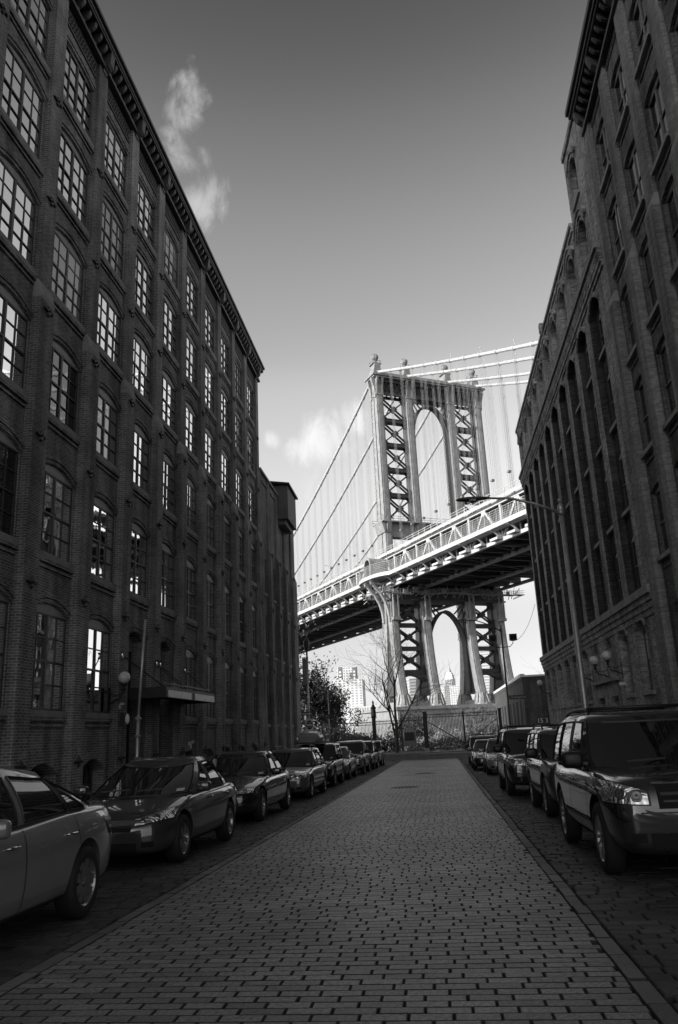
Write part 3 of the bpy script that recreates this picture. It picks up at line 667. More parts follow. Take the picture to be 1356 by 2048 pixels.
fp = MB(); fp.box(-1.4, -.04, 8, 30, .5, .7); fp.box(-1.4, -.04, 8, 30, -.2, .0)
for q in range(12): fp.box(-1.4, -1.32, 8+q*2, 8.08+q*2, -1.1, 1.5)
fp.box(-1.4,-1.34,8,30,1.45,1.52); obj('side_platform', fp, M['ironw'], S)
def text(s, size, m, parent, loc, rot, name='lettering', ext=.004):
    cu = bpy.data.curves.new('t', 'FONT'); cu.body = s; cu.size = size; cu.align_x = 'CENTER'; cu.align_y = 'CENTER'; cu.extrude = ext
    o = bpy.data.objects.new('t', cu); COL.objects.link(o); dg = bpy.context.evaluated_depsgraph_get(); me = bpy.data.meshes.new_from_object(o.evaluated_get(dg))
    bpy.data.objects.remove(o); me.materials.clear(); me.materials.append(m)
    return link(name, me, parent, loc, rot)
text('15 3', .62, M['signw'], S, (1.6, -.04, 1.75), (R(90),0,0))

# ------------------------------------------------------------------ suspension bridge
th = R(29.618); BR = thing('suspension_bridge', 'steel suspension bridge with arched tower, pale cables and trussed deck crossing above the street end', 'bridge', (-9.79, 185.99, 0), th)
TX = [0, 8.53, 20.73, 29.26]
def dep(z):
    P = [(6.5,5.4),(9,4.8),(10.6,4.3),(14,3.6),(18,3.0),(22,2.6),(28,2.25),(35,2.0),(50,1.75),(76,1.55),(88,1.5)]
    for (a, da), (b, db) in zip(P, P[1:]):
        if z <= b: return da + (db-da)*(max(z,a)-a)/(b-a)
    return 1.5
zl = [9,10.5,12,14,16,18.5,21,24,27,31,35,42,50,60,70,80,88.3]
LEG = []
for ix, x in enumerate(TX):
    tw = MB()
    for sg in (-1, 1):
        for a, b in zip(zl, zl[1:]):
            da, db = dep(a), dep(b); wl = lambda z: min(1.9, dep(z)-.22)
            q = []
            for z, d in ((a, da), (b, db)):
                o_, i_ = sg*d, sg*(d-wl(z)); q += [(x-.92,o_,z),(x+.92,o_,z),(x+.92,i_,z),(x-.92,i_,z)]
            tw.add(q, [(0,1,5,4),(1,2,6,5),(2,3,7,6),(3,0,4,7)])
            q = []      # raised strip on the outer face
            for z, d in ((a, da), (b, db)): q += [(x-.55,sg*(d-.02),z),(x+.55,sg*(d-.02),z),(x+.55,sg*(d+.12),z),(x-.55,sg*(d+.12),z)]
            tw.add(q, [(1,2,6,5),(2,3,7,6),(3,0,4,7)])
    wb_ = MB()
    for a, b in zip(zl, zl[1:]):     # recessed web between both halves
        q = []
        for z in (a, b): e = max(.2, dep(z)-min(1.9, dep(z)-.22))+.02; q += [(x-.6,-e,z),(x+.6,-e,z),(x+.6,e,z),(x-.6,e,z)]
        wb_.add(q, [(0,1,5,4),(1,2,6,5),(2,3,7,6),(3,0,4,7)])
    for z in range(11, 88, 4): tw.box(x-.97, x+.97, -dep(z)-.03, -dep(z)+.5, z, z+.10)
    leg = obj('tower_leg', tw, M['steel'], BR); LEG.append(leg); obj('leg_web', wb_, M['steelShade'], leg)
    if ix in (0, 2):
        for z0_, z1_ in ((22, 32), (51, 86)):
            orn = MB(); xo = x-1.0
            for k in range(z1_-z0_):
                z = z0_+k; orn.bar((xo, dep(z)-.1, z), (xo, dep(z)+.35, z+.5), .14, .10); orn.bar((xo, dep(z)+.35, z+.5), (xo, dep(z)-.1, z+1), .14, .10)
            obj('laced_strip', orn, M['steel'], leg)
tower = obj('tower', (lambda m: (m.box(-2.1, 31.36, -2.7, 2.7, 88.7, 89.1), m)[1])(MB()), M['steel'], BR)
def brace(x0, x1, z0, z1, name='cross_brace'):
    b = MB(); xa, xb = x0+.95, x1-.95
    for a in (-.62, .62):
        b.bar((xa,a,z0+.2),(xb,a,z1-.2), .30, .50, (0,1,0)); b.bar((xa,a+.02,z1-.2),(xb,a+.02,z0+.2), .30, .50, (0,1,0))
        c = ((xa+xb)/2, a, (z0+z1)/2); b.add([(c[0]-.95,a-.2,c[2]),(c[0],a-.2,c[2]-.85),(c[0]+.95,a-.2,c[2]),(c[0],a-.2,c[2]+.85)], [(0,1,2,3)])
        for (xx, zz, sx, sz) in ((xa,z0,1,1),(xb,z0,-1,1),(xa,z1,1,-1),(xb,z1,-1,-1)): b.add([(xx,a-.19,zz),(xx+sx*1.3,a-.19,zz),(xx,a-.19,zz+sz*1.3)], [(0,1,2)])
    obj(name, b, M['steelShade'], tower)
def hbeam(x0, x1, z, h=.95):
    b = MB(); b.box(x0+.95, x1-.95, -.85, .85, z-h/2, z+h/2); b.box(x0+.95, x1-.95, -1.0, 1.0, z+h/2-.12, z+h/2+.02); b.box(x0+.95, x1-.95, -1.0, 1.0, z-h/2-.02, z-h/2+.12); obj('cross_beam', b, M['steelShade'], tower)
for (x0, x1) in ((TX[0],TX[1]),(TX[2],TX[3])):
    zz = [50.8,57.4,64.0,70.6,77.2,83.8]
    for a, b in zip(zz, zz[1:]): brace(x0, x1, a+.45, b-.45)
    for z in zz[1:-1]: hbeam(x0, x1, z)
    z2 = [14.4,19.8,25.3,31.0]
    for a, b in zip(z2, z2[1:]): brace(x0, x1, a+.4, b-.4)
    for z in z2[:-1]: hbeam(x0, x1, z, .85)
    b = MB(); xa, xb = x0+.95, x1-.95
    for k in range(10):
        f = lambda t: 12.2+1.3*(1-(2*t-1)**2)
        t0, t1 = k/10, (k+1)/10; b.prism([(xa+(xb-xa)*t0, f(t0)),(xa+(xb-xa)*t1, f(t1)),(xa+(xb-xa)*t1, f(t1)+.7),(xa+(xb-xa)*t0, f(t0)+.7)], lambda p: (p[0],-.8,p[1]), lambda p: (p[0],.8,p[1]))
    obj('knee_arch', b, M['steelShade'], tower)
def arch(zsp, zcr, zbot, ztop, pointed, half, thick):
    b = MB(); xc = (TX[1]+TX[2])/2; n = 16; pts = [(-half, zbot)] 
    for k in range(n+1):
        t = math.pi*(1-k/n); xx = half*math.cos(t); s_ = math.sin(t)
        zz = zsp + (zcr-zsp)*(s_ if not pointed else (1-abs(math.cos(t))**1.75)**.62)
        pts.append((xx, zz))
    pts.append((half, zbot))
    for (xa, za), (xb, zb_) in zip(pts, pts[1:]):
        ka = 1+thick/half; f = lambda x, z: (xc+x*ka, zsp+(z-zsp)*(1+thick/(zcr-zsp)) if z > zsp else z)
        q = [(xc+xa,za),(xc+xb,zb_),f(xb,zb_),f(xa,za)]; b.prism(q, lambda p: (p[0],-.9,p[1]), lambda p: (p[0],.9,p[1]))
    for k in range(1, n):      # spandrel struts
        xa, za = pts[1+k]
        if abs(xa) > half*.25: xe = math.copysign(half+.5, xa); b.bar((xc+xa*1.1,-1.2,za+.5),(xc+xe,-1.2,min(ztop, za+1.5+abs(xe-xa))), .25,.3)
    b.box(xc-half-.6, xc+half+.6, -1.6, 1.6, ztop-.2, ztop+.7)
    for k in range(14): b.bar((xc-half+k*half/6.5,-1.5,ztop+.4),(xc-half+(k+1)*half/6.5,-1.5,ztop+.2),.2,.2)
    return obj('arch', b, M['steelShade'], tower)
arch(73.5, 82.4, 51, 84.0, False, 4.85, .6)
arch(20.5, 28.5, 9.5, 31.0, True, 4.8, .55)
top = MB()
for a in (-1.2, 1.2):      # lattice girder under the cornice
    for k in range(22):
        x = .9+k*1.25; top.bar((x,a,84.6),(x+1.25,a,87.6), .12,.28,(0,1,0)); top.bar((x,a+.03,87.6),(x+1.25,a+.03,84.6), .12,.28,(0,1,0))
    top.box(.9, 28.4, a-.25, a+.25, 83.9, 84.6); top.box(.9, 28.4, a-.25, a+.25, 87.5, 88.3)
top.box(.9, 28.4, -.6, -.5, 84.6, 87.6)
obj('lattice_girder', top, M['steelShade'], tower)
cor = MB(); cor.box(-1.7, 30.96, -2.3, 2.3, 88.3, 88.7); cor.box(-1.5, 30.8, -2.0, 2.0, 89.1, 89.9)
for x in TX:
    for sy in (-1, 1):
        for sx in (-1, 1):
            cor.prism([(0,84.2),(.35,84.2),(.5,86.2),(1.0,87.6),(1.15,88.3),(0,88.3)], lambda p: (x+sx*(.5), sy*(1.5+p[0]*.9), p[1]), lambda p: (x+sx*(.95), sy*(1.5+p[0]*.9), p[1]))
    cor.box(x-1.05, x+1.05, -1.75, 1.75, 83.6, 84.2)
for x, sx in ((TX[0], -1), (TX[3], 1)):
    for a in (-1.1, 1.1): cor.prism([(0,83.0),(.25,83.0),(.5,85.8),(1.0,87.4),(1.15,88.3),(0,88.3)], lambda p: (x+sx*(.95+p[0]), a-.35, p[1]), lambda p: (x+sx*(.95+p[0]), a+.35, p[1]))
obj('cornice', cor, M['steel'], tower)
for x in TX:
    fn = MB(); fn.prism([(-1.3,89.9),(1.3,89.9),(.95,91.0),(.75,92.6),(-.75,92.6),(-.95,91.0)], lambda p: (x+p[0],-1.3,p[1]), lambda p: (x+p[0],1.3,p[1]))
    fn.box(x-1.25,x+1.25,-1.25,1.25,92.6,92.8); fn.lathe([(.75,92.8),(.55,93.1),(.42,93.5),(.62,93.8),(.5,94.0)], 12, (x,0,0))
    for k in range(8): t = k*math.pi/4; fn.bar((x+1.2*math.cos(t),1.2*math.sin(t),92.8),(x+1.2*math.cos(t),1.2*math.sin(t),93.4),.08,.08)
    for q in (-1,1): fn.bar((x-1.2,q*1.2,93.4),(x+1.2,q*1.2,93.4),.1,.1); fn.bar((x+q*1.2,-1.2,93.4),(x+q*1.2,1.2,93.4),.1,.1)
    bl = fn; bl.sphere((x,0,94.75), .92, 18)
    for k in range(9): t = k*math.pi/9; bl.tube([(x+.95*math.cos(t)*math.sin(s_),.95*math.sin(t)*math.sin(s_),94.75+.95*math.cos(s_)) for s_ in [j*math.pi/8 for j in range(17)]], .05, 4)
    fo = obj('finial', fn, M['steel'], LEG[TX.index(x)])
pl = MB(); pl.box(-2.0, 31.3, -2.9, 2.9, 50.0, 50.3); pl.box(.9, 28.3, -1.2, 1.2, 46.6, 50.0)
for a in (-2.85, 2.85):
    for z in (50.8, 51.4): pl.bar((-2,a,z),(31.3,a,z),.08,.08)
    for k in range(24): pl.bar((-2+k*1.447,a,50.3),(-2+k*1.447,a,51.4),.07,.07)
for x in TX:
    for sy in (-1,1): pl.prism([(0,47.5),(.3,47.5),(.9,49.4),(1.1,50),(0,50)], lambda p: (x-.6, sy*(1.75+p[0]), p[1]), lambda p: (x+.6, sy*(1.75+p[0]), p[1]))
pl.prism([(0,47.5),(.3,47.5),(.8,49.4),(1.0,50),(0,50)], lambda p: (-.95-p[0], -2.2, p[1]), lambda p: (-.95-p[0], 2.2, p[1]))
obj('platform', pl, M['steel'], tower)
for x in TX:      # cast pedestals
    pd = MB()
    for sy in (-1, 1):
        yo = sy*(dep(9)-1.0); pd.lathe([(2.1,6.3),(2.1,6.8),(1.9,7.0),(1.5,8.2),(1.35,9.0),(1.45,9.2)], 8, (x,yo,0))
        for k in range(8): t = k*math.pi/4+.39; pd.bar((x+2.0*math.cos(t),yo+2.0*math.sin(t),6.8),(x+1.35*math.cos(t),yo+1.35*math.sin(t),9.1),.22,.22)
    pd.box(x-1.0,x+1.0,-3.2,3.2,6.3,7.6)
    obj('pedestal', pd, M['steel'], LEG[TX.index(x)])
pr_ = MB(); pr_.box(-5, 34.3, -10.5, 10.5, -10, 5.6); pr_.box(-5.5, 34.8, -11, 11, 5.6, 6.3)
obj('pier', pr_, M['granite'], BR)
# cables
UF, UB = -118, 160
def cz(u): return 90.6 - .401*abs(u) + .0004*u*u if u < 0 else 90.6 - .4706*u + .00097*u*u
us = [UF + (UB-UF)*k/90 for k in range(91)] + [0.]; us.sort()
hang = [u for u in [k*5.49+2.7 for k in range(-22, 29)] if abs(u) > 4]
for x in TX:
    c = MB(); c.tube([(x,u,cz(u)) for u in us], .36, 10)
    for u in hang: c.tube([(x,u-.25,cz(u-.25)),(x,u+.25,cz(u+.25))], .47, 10)
    for k, u in enumerate(hang):
        if k % 2: c.tube([(x+.3,u,cz(u)+.3),(x+.3,u,cz(u)+1.5)], .04, 5); c.sphere((x+.3,u,cz(u)+1.6),.17,6)
    obj('main_cable', c, M['steelw'], BR, False); autosmooth(BR.children[-1], 50) if False else None
rest = MB(); order = sorted([(abs(x)*1.0 + (0 if u > -66 and u < 70 else 60), x, u) for x in TX for u in hang])
parts_n = 0
for _, x, u in order:
    h = MB() if parts_n < 100 else rest; zb_ = 41.5
    for du, dx in ((-.22,-.2),(.22,-.2),(-.22,.2),(.22,.2)):
        h.tube([(x+dx,u+du,zb_),(x+dx,u+du,cz(u))], .024, 4, 0, False)
    h.box(x-.3,x+.3,u-.3,u+.3,46.2,46.6)
    if parts_n < 100: obj('suspender', h, M['rope'], BR, recalc=False)
    parts_n += 1
o = obj('suspender_group', rest, M['rope'], BR, recalc=False); o['kind'] = 'stuff'
# deck
PNL = 5.49; nodes = [k*PNL for k in range(-22, 30)]
dk = MB(); dk.box(-1, 30.3, UF, UB, 36.0, 36.25); dk.box(-1.2, 7.6, UF, UB, 41.2, 41.5); dk.box(21.7, 30.4, UF, UB, 41.2, 41.5)
for u in nodes:
    dk.box(-.6, 29.9, u-.14, u+.14, 34.5, 36.0); dk.box(-.6, 29.9, u-.35, u+.35, 34.4, 34.5)
    dk.box(-.8, 7.6, u-.12, u+.12, 40.5, 41.2)
for x in [2.5,4.6,6.7,10.5,12.5,14.6,16.6,18.7,22.8,25,27]: dk.box(x-.12, x+.12, UF, UB, 35.3, 35.98)
for k, (a, b) in enumerate(zip(nodes, nodes[1:])):
    if k % 2 == 0: dk.bar((0,a,34.35),(29.3,b+PNL,34.35),.35,.2); dk.bar((29.3,a,34.3),(0,b+PNL,34.3),.35,.2)
dk.box(1.2, 1.35, UF, UB, 36.3, 41.1); dk.box(7.0, 7.1, UF, UB, 36.3, 41.1)  # dark plates added for the shaded deck interior behind the near truss
obj('deck', dk, M['steelShade'], BR)
for ti, x in enumerate((-.7, 8.53, 20.73, 29.96)):
    t = MB(); t.box(x-.35, x+.35, UF, UB, 33.85, 34.55); t.box(x-.35, x+.35, UF, UB, 40.9, 41.6)
    for k, u in enumerate(nodes):
        if k % 2 == 0:
            t.bar((x,u,41.1),(x,u-PNL,34.3),.42,.40,(1,0,0)); t.bar((x,u,41.1),(x,u+PNL,34.3),.42,.40,(1,0,0)); t.box(x-.12,x+.12,u-.1,u+.1,34.5,40.9)
            t.add([(x-.25,u-.9,41.0),(x-.25,u+.9,41.0),(x-.25,u+.35,40.0),(x-.25,u-.35,40.0)],[(0,1,2,3)])
        else:
            t.box(x-.22, x+.22, u-.28, u+.28, 34.5, 40.9)
    obj('stiffening_truss', t, M['steelw'] if ti in (0,) else M['steel'], BR)
def balc(u):     # outward bulge of the walkway round the tower leg
    return -3.6 - 2.3*max(0, 1-(u/7.5)**2)**.5 if abs(u) < 7.5 else -3.6
us2 = [UF + k*1.0 for k in range(int(UB-UF)+1)]
wk = MB()
for a, b in zip(us2, us2[1:]):
    xa, xb = balc(a), balc(b)
    wk.quad((xa,a,36.3),(xb,b,36.3),(-1,b,36.3),(-1,a,36.3)); wk.quad((xa,a,36.05),(xb,b,36.05),(-1,b,36.05),(-1,a,36.05))
    wk.bar((xa,a,36.18),(xb,b,36.18),.22,.86)
for u in nodes:
    P_ = [(-1.0,34.3),(-1.5,34.5),(-2.1,35.1),(-2.8,35.6),(-3.5,35.75)]
    for p_, q_ in zip(P_, P_[1:]): wk.bar((p_[0],u,p_[1]),(q_[0],u,q_[1]),.28,.3)
    wk.box(-2.3,-1.4,u-.3,u+2.2,34.15,34.6)
wko = obj('walkway', wk, M['steelw'], BR)
fc = MB()
for z in (36.95,37.35,37.75,38.15,38.55,39.0):
    fc.tube([(balc(u)+.02,u,z) for u in us2], .035 if z < 38.9 else .06, 4)
for u in us2[::2]: fc.bar((balc(u),u,36.2),(balc(u),u,39.05),.08,.08)
for u in us2: 
    fc.bar((balc(u)+.05,u,36.6),(balc(u)+.05,u,38.9),.035,.035); fc.bar((balc(u+.5)+.05,u+.5,36.6),(balc(u+.5)+.05,u+.5,38.9),.035,.035)
obj('fence', fc, M['steelw'], wko)
rl = MB()
for z in (41.75,42.3,42.85,43.35): rl.bar((-1.5,UF,z),(-1.5,UB,z),.07,.09)
rl.box(-1.52,-1.48,UF,UB,41.6,42.2)
for u in nodes:
    for q in (0, PNL/2): rl.bar((-1.5,u+q,41.4),(-1.5,u+q,43.4),.12,.12)
obj('upper_railing', rl, M['steelw'], BR)
for k, u in enumerate(nodes):       # deck lamps
    if k % 7 == 1:
        l = MB(); l.tube([(1.5,u,41.5),(1.5,u,47.2),(1.2,u,47.6),(-.2,u,47.7)], .04, 5); l.box(-.7,-.2,u-.1,u+.1,47.62,47.75); obj('deck_lamp', l, M['pole'], BR)
# balcony bracket, dome and work platforms round the tower
for a in (-1.6, 1.6):
    bk = MB()
    P_ = [(-1.0,26.0),(-1.25,28.4),(-1.9,30.6),(-3.0,32.6),(-4.4,34.0),(-5.6,35.4)]
    for p_, q_ in zip(P_, P_[1:]): bk.bar((p_[0],a,p_[1]),(q_[0],a,q_[1]),.5,.75,(0,1,0))
    bk.bar((-1,a,34.8),(-5.6,a,34.8),.5,.4); bk.bar((-1,a,31),(-3,a,34.8),.3,.3); bk.bar((-2,a,31),(-2,a,34.8),.25,.25)
    obj('balcony_bracket', bk, M['steel'], tower)
for x in TX:
    bk = MB()
    bk.box(x-.95,x+.95,-3.4,-2.4,26.2,26.9); bk.box(x-.75,x-.45,-3.3,-2.9,26.9,33.5); bk.box(x+.45,x+.75,-3.3,-2.9,26.9,33.5)
    for k in range(5): bk.bar((x-.6,-3.1,27.4+k*1.2),(x+.6,-3.1,27.4+k*1.2),.15,.15)
    obj('leg_bracket', bk, M['steel'], LEG[TX.index(x)])
dm = MB(); n = 12
for k in range(n):
    t0, t1 = math.pi*k/n, math.pi*(k+1)/n
    for r in (1.9, 1.45): dm.quad((-5.5,r*math.cos(t0),39.3+r*math.sin(t0)),(-5.5,r*math.cos(t1),39.3+r*math.sin(t1)),(-1,r*math.cos(t1),39.3+r*math.sin(t1)),(-1,r*math.cos(t0),39.3+r*math.sin(t0)))
    dm.quad((-5.5,1.9*math.cos(t0),39.3+1.9*math.sin(t0)),(-5.5,1.9*math.cos(t1),39.3+1.9*math.sin(t1)),(-5.5,1.45*math.cos(t1),39.3+1.45*math.sin(t1)),(-5.5,1.45*math.cos(t0),39.3+1.45*math.sin(t0)))
for q in (-1.9,1.45): dm.box(-5.5,-1,q,q+.45,36.3,39.3)
dm.box(-5.6,-4.9,-2.1,2.1,39.15,39.35) if False else None
obj('domed_shelter', dm, M['steel'], tower)
dm = MB(); dm.box(-1.3,-1.1,-1.45,1.45,36.3,40.7); obj('shelter_back', dm, M['steelShade'], tower)
r_ = random.Random(5)
for a in (-5.0, 4.5):
    wp = MB()
    for x0_ in [-4.5+k*2.6 for k in range(15)]:
        z = 32.1+r_.uniform(-.25,.35); x1_ = x0_+2.7
        wp.box(x0_, x1_, a-.8, a+.8, z, z+.15)
        for s_ in (-.8,.8):
            wp.bar((x0_,a+s_,z+1.1),(x1_,a+s_,z+1.1),.06,.06); wp.bar((x0_,a+s_,z+.6),(x1_,a+s_,z+.6),.05,.05)
            for q in range(4): wp.bar((x0_+q*.65,a+s_,z),(x0_+q*.65,a+s_,z+1.1),.05,.05)
        for q in range(3): wp.bar((x0_+r_.uniform(0,2.6),a+r_.uniform(-.8,.8),z+.1),(x0_+r_.uniform(0,2.6),a+r_.uniform(-.8,.8),z+r_.uniform(1,2.3)),.1,.1)
        for q in range(2): wp.bar((x0_+r_.uniform(0,2.6),a,z),(x0_+r_.uniform(0,2.6),a+.9,z-r_.uniform(.5,1.1)),.12,.12)
        if r_.random() < .4: wp.box(x0_+.3, x0_+.3+r_.uniform(.4,1.4), a-.7, a-.1, z+.15, z+r_.uniform(.5,1.2))
    obj('work_platform', wp, M['steel'], tower)
gr = MB(); gr.box(-1, 30.3, -2.6, -2.2, 31.2, 33.9); gr.box(-1, 30.3, 2.2, 2.6, 31.2, 33.9); gr.box(-1.5,30.8,-2.9,2.9,30.9,31.2); obj('portal_girder', gr, M['steelShade'], tower)

# ------------------------------------------------------------------ far skyline
def tower_block(name, label, x, y, wx, wy, z0, z1, floors, bays, m1, m2, balcony=False):
    t = thing(name, label, 'skyscraper', (x, y, 0)); b = MB(); b.box(-wx/2, wx/2, -wy/2, wy/2, z0, z1); obj('wall', b, m1, t)
    g = MB(); dz = (z1-z0)/floors; dx = wx/bays
    for k in range(floors):
        if bays == 1: g.box(-wx/2-.2, wx/2+.2, -wy/2-.3, wy/2+.2, z0+k*dz+dz*.45, z0+(k+1)*dz)
        else:
            for q in range(bays): g.box(-wx/2+dx*(q+.25), -wx/2+dx*(q+.75), -wy/2-.3, -wy/2+.1, z0+k*dz+dz*.3, z0+k*dz+dz*.8)
    obj('window_band', g, m2, t); return t
def at(px, py, y):
    d = ray(px, py); k = y/d.y; return d.x*k, 1.5+d.z*k
def block(name, label, px0, px1, ptop, y, floors, bays, m1, m2):
    x0, z1 = at(px0, ptop, y); x1, _ = at(px1, ptop, y)
    return tower_block(name, label, (x0+x1)/2, y, x1-x0, (x1-x0)*.8, -4.5, z1, floors, bays, m1, m2)
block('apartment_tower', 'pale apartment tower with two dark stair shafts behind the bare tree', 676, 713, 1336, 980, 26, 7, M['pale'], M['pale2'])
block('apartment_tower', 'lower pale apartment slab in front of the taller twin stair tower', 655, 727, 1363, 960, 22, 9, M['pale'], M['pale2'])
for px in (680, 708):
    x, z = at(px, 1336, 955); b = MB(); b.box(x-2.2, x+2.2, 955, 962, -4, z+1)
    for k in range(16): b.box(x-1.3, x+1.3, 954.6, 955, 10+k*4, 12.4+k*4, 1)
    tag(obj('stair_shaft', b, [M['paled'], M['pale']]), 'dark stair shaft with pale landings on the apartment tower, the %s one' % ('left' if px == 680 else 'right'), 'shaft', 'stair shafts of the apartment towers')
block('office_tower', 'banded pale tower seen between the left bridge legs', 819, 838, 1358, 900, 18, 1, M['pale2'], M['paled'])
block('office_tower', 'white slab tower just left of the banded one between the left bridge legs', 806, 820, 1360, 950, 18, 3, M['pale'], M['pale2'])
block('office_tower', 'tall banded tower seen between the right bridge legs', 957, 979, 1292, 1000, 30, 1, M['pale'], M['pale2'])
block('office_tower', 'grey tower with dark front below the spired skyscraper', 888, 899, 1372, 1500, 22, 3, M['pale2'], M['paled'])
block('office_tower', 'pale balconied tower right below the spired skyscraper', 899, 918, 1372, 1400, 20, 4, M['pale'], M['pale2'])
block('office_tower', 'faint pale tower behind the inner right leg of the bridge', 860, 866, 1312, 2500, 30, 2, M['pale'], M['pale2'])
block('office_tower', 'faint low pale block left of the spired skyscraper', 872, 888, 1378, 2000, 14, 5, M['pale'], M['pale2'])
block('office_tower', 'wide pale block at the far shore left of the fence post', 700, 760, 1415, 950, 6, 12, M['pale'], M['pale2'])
E_ = 4000; ex, ez = at(899, 1345, E_)
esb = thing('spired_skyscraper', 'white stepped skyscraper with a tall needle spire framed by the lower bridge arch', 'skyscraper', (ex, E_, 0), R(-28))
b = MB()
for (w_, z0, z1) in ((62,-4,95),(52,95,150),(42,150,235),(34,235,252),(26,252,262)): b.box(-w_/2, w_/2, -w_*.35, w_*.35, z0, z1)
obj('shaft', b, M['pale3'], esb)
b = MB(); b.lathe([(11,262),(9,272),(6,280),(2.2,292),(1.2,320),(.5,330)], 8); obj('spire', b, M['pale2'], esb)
b = MB()
for q in range(5): b.box(-18+q*8.4, -14.5+q*8.4, -22, -18, 0, 232)
obj('window_strip', b, M['pale2'], esb)

# ------------------------------------------------------------------ trees and plants
def branches(mb, p, d, L, r, depth, rr, bend=.25, spread=.6, up=.12, n=4, leaves=None, minr=.006):
    pts = [p]; rs = [r]; dd = d.copy(); steps = 5
    for k in range(steps):
        dd = (dd + Vector((rr.gauss(0,bend), rr.gauss(0,bend), rr.gauss(0,bend)+up))*.35).normalized()
        pts.append(pts[-1] + dd*L/steps); rs.append(max(minr, r*(1-.55*(k+1)/steps)))
    mb.tube(pts, rs, 6 if r > .03 else 4, 0, False)
    if leaves is not None and depth <= 1: leaves.extend(pts[1:])
    if depth <= 0: return
    for k in range(n):
        t = rr.uniform(.3, 1.0); i = min(steps-1, int(t*steps)); q = pts[i].lerp(pts[i+1], t*steps-i)
        a = Vector((rr.gauss(0,1), rr.gauss(0,1), rr.gauss(0,.6))); a = (a - dd*a.dot(dd)).normalized()
        nd_ = (dd*(1-spread*.6) + a*spread + Vector((0,0,up*.6))).normalized()
        branches(mb, q, nd_, L*rr.uniform(.5,.78), max(minr, rs[i]*rr.uniform(.45,.65)), depth-1, rr, bend, spread, up, n, leaves, minr)
def bare_tree(name, label, loc, h, r, seed, stems=2, depth=4, m='bark', n=4, group=None, spread=.6, up=.1, cat='tree'):
    rr = random.Random(seed); t = thing(name, label, cat, loc, 0, group); mb = MB()
    for s_ in range(stems):
        d = Vector((rr.uniform(-.25,.25), rr.uniform(-.1,.1), 1)).normalized()
        branches(mb, Vector((rr.uniform(-.1,.1)*stems,0,-.3)), d, h*rr.uniform(.5,.62), r*rr.uniform(.7,1), depth, rr, .22, spread, up, n)
    obj('trunk', mb, M[m], t, True, False); return t
bare_tree('bare_tree', 'dark bare tree with two main stems standing at the iron fence', (-4.75, 86, -.9), 15.5, .20, 12, 2, 4, 'bark', 4, None, .62, .10)
bare_tree('bare_tree', 'small pale barked young tree behind the gate', (-.9, 112, -1.4), 6.5, .10, 5, 2, 3, 'barkp', 3)
for k, (x, y, h) in enumerate(((16,108,11),(22,112,12),(12.5,118,10.5))):
    bare_tree('bare_tree', ['nearest bare tree rising behind the low brick building','rightmost bare tree rising behind the low brick building','leftmost bare tree rising behind the low brick building'][k], (x,y,-1.4), h, .14, 20+k, 2, 3, 'twig', 4)
def leaf_cloud(name, m, pts, size, per, rr, parent, jit):
    mb = MB()
    for p in pts:
        for k in range(per):
            c = p + Vector((rr.gauss(0,jit), rr.gauss(0,jit), rr.gauss(0,jit*.8))); a = Vector((rr.gauss(0,1),rr.gauss(0,1),rr.gauss(0,1))).normalized(); b = a.cross(Vector((rr.gauss(0,1),rr.gauss(0,1),rr.gauss(0,1)))).normalized()
            s_ = size*rr.uniform(.6,1.3); mb.add([c-a*s_, c-b*s_*.35, c+a*s_, c+b*s_*.35], [(0,1,2,3)])
    return obj(name, mb, m, parent, False, False)
def leafy_tree(name, label, loc, h, r, seed, m, size, per, jit, spread=.65, stems=1, depth=3, n=5, up=.1):
    rr = random.Random(seed); t = thing(name, label, 'tree', loc); mb = MB(); lv = []
    for s_ in range(stems): branches(mb, Vector((0,0,-.3)), Vector((rr.uniform(-.15,.15),0,1)).normalized(), h*.62, r, depth, rr, .2, spread, up, n, lv)
    obj('trunk', mb, M['bark'], t, True, False)
    leaf_cloud('crown', M[m], lv, size, per, rr, t, jit); return t
leafy_tree('evergreen_tree', 'tall dark broadleaf evergreen with upright shoots behind the one way sign', (-16.4, 92, -1), 13.6, .28, 3, 'leaf', .22, 4, .42, .7, 2, 3, 5, .14)
leafy_tree('evergreen_tree', 'lower dark evergreen bush spreading toward the iron fence post', (-13.2, 95, -1), 8.6, .2, 8, 'leaf', .20, 6, .45, .75, 2, 3, 5, .06)
leafy_tree('evergreen_tree', 'thin lighter evergreen standing between the dark tree and the apartment towers', (-12.2, 104, -1.2), 7.6, .16, 9, 'leafm', .24, 3, .35, .7, 1, 3, 5, .08)
def shrub(label, loc, rx, ry, h, seed, m, size, count, name='shrub', twigs=0):
    rr = random.Random(seed); t = thing(name, label, 'shrub', loc); pts = []
    for k in range(count):
        a, q = rr.uniform(0,2*math.pi), rr.random()**.5; x, y = rx*q*math.cos(a), ry*q*math.sin(a); hh = h*(1-.55*q*q)*(.75+.5*noise.noise(Vector((x*.5,y*.5,seed))))
        pts.append(Vector((x, y, hh*rr.random()**.6)))
    leaf_cloud('foliage', m, pts, size, 4, rr, t, size*1.2)
    mb = MB()
    for k in range(14 + twigs):
        a = rr.uniform(0,6.28); q = rr.random(); d = Vector((rx*q*math.cos(a)*.8, ry*q*math.sin(a)*.8, h*rr.uniform(.7,1.15))); mb.tube([Vector((0,0,0))+d*.1, d*.5+Vector((rr.gauss(0,.1),0,0)), d], [.04,.02,.008], 4, 0, False)
    obj('stem', mb, M['bark'] if not twigs else M['twig'], t, False, False); return t
shrub('dark hedge mass behind the left end of the iron fence', (-13.5, 91, -1), 6.6, 2, 4.0, 1, M['leaf'], .24, 2600)
shrub('dark shrub between the ornate fence post and the bare tree', (-7.3, 93, -1), 2.6, 1.5, 2.6, 2, M['leafm'], .15, 700)
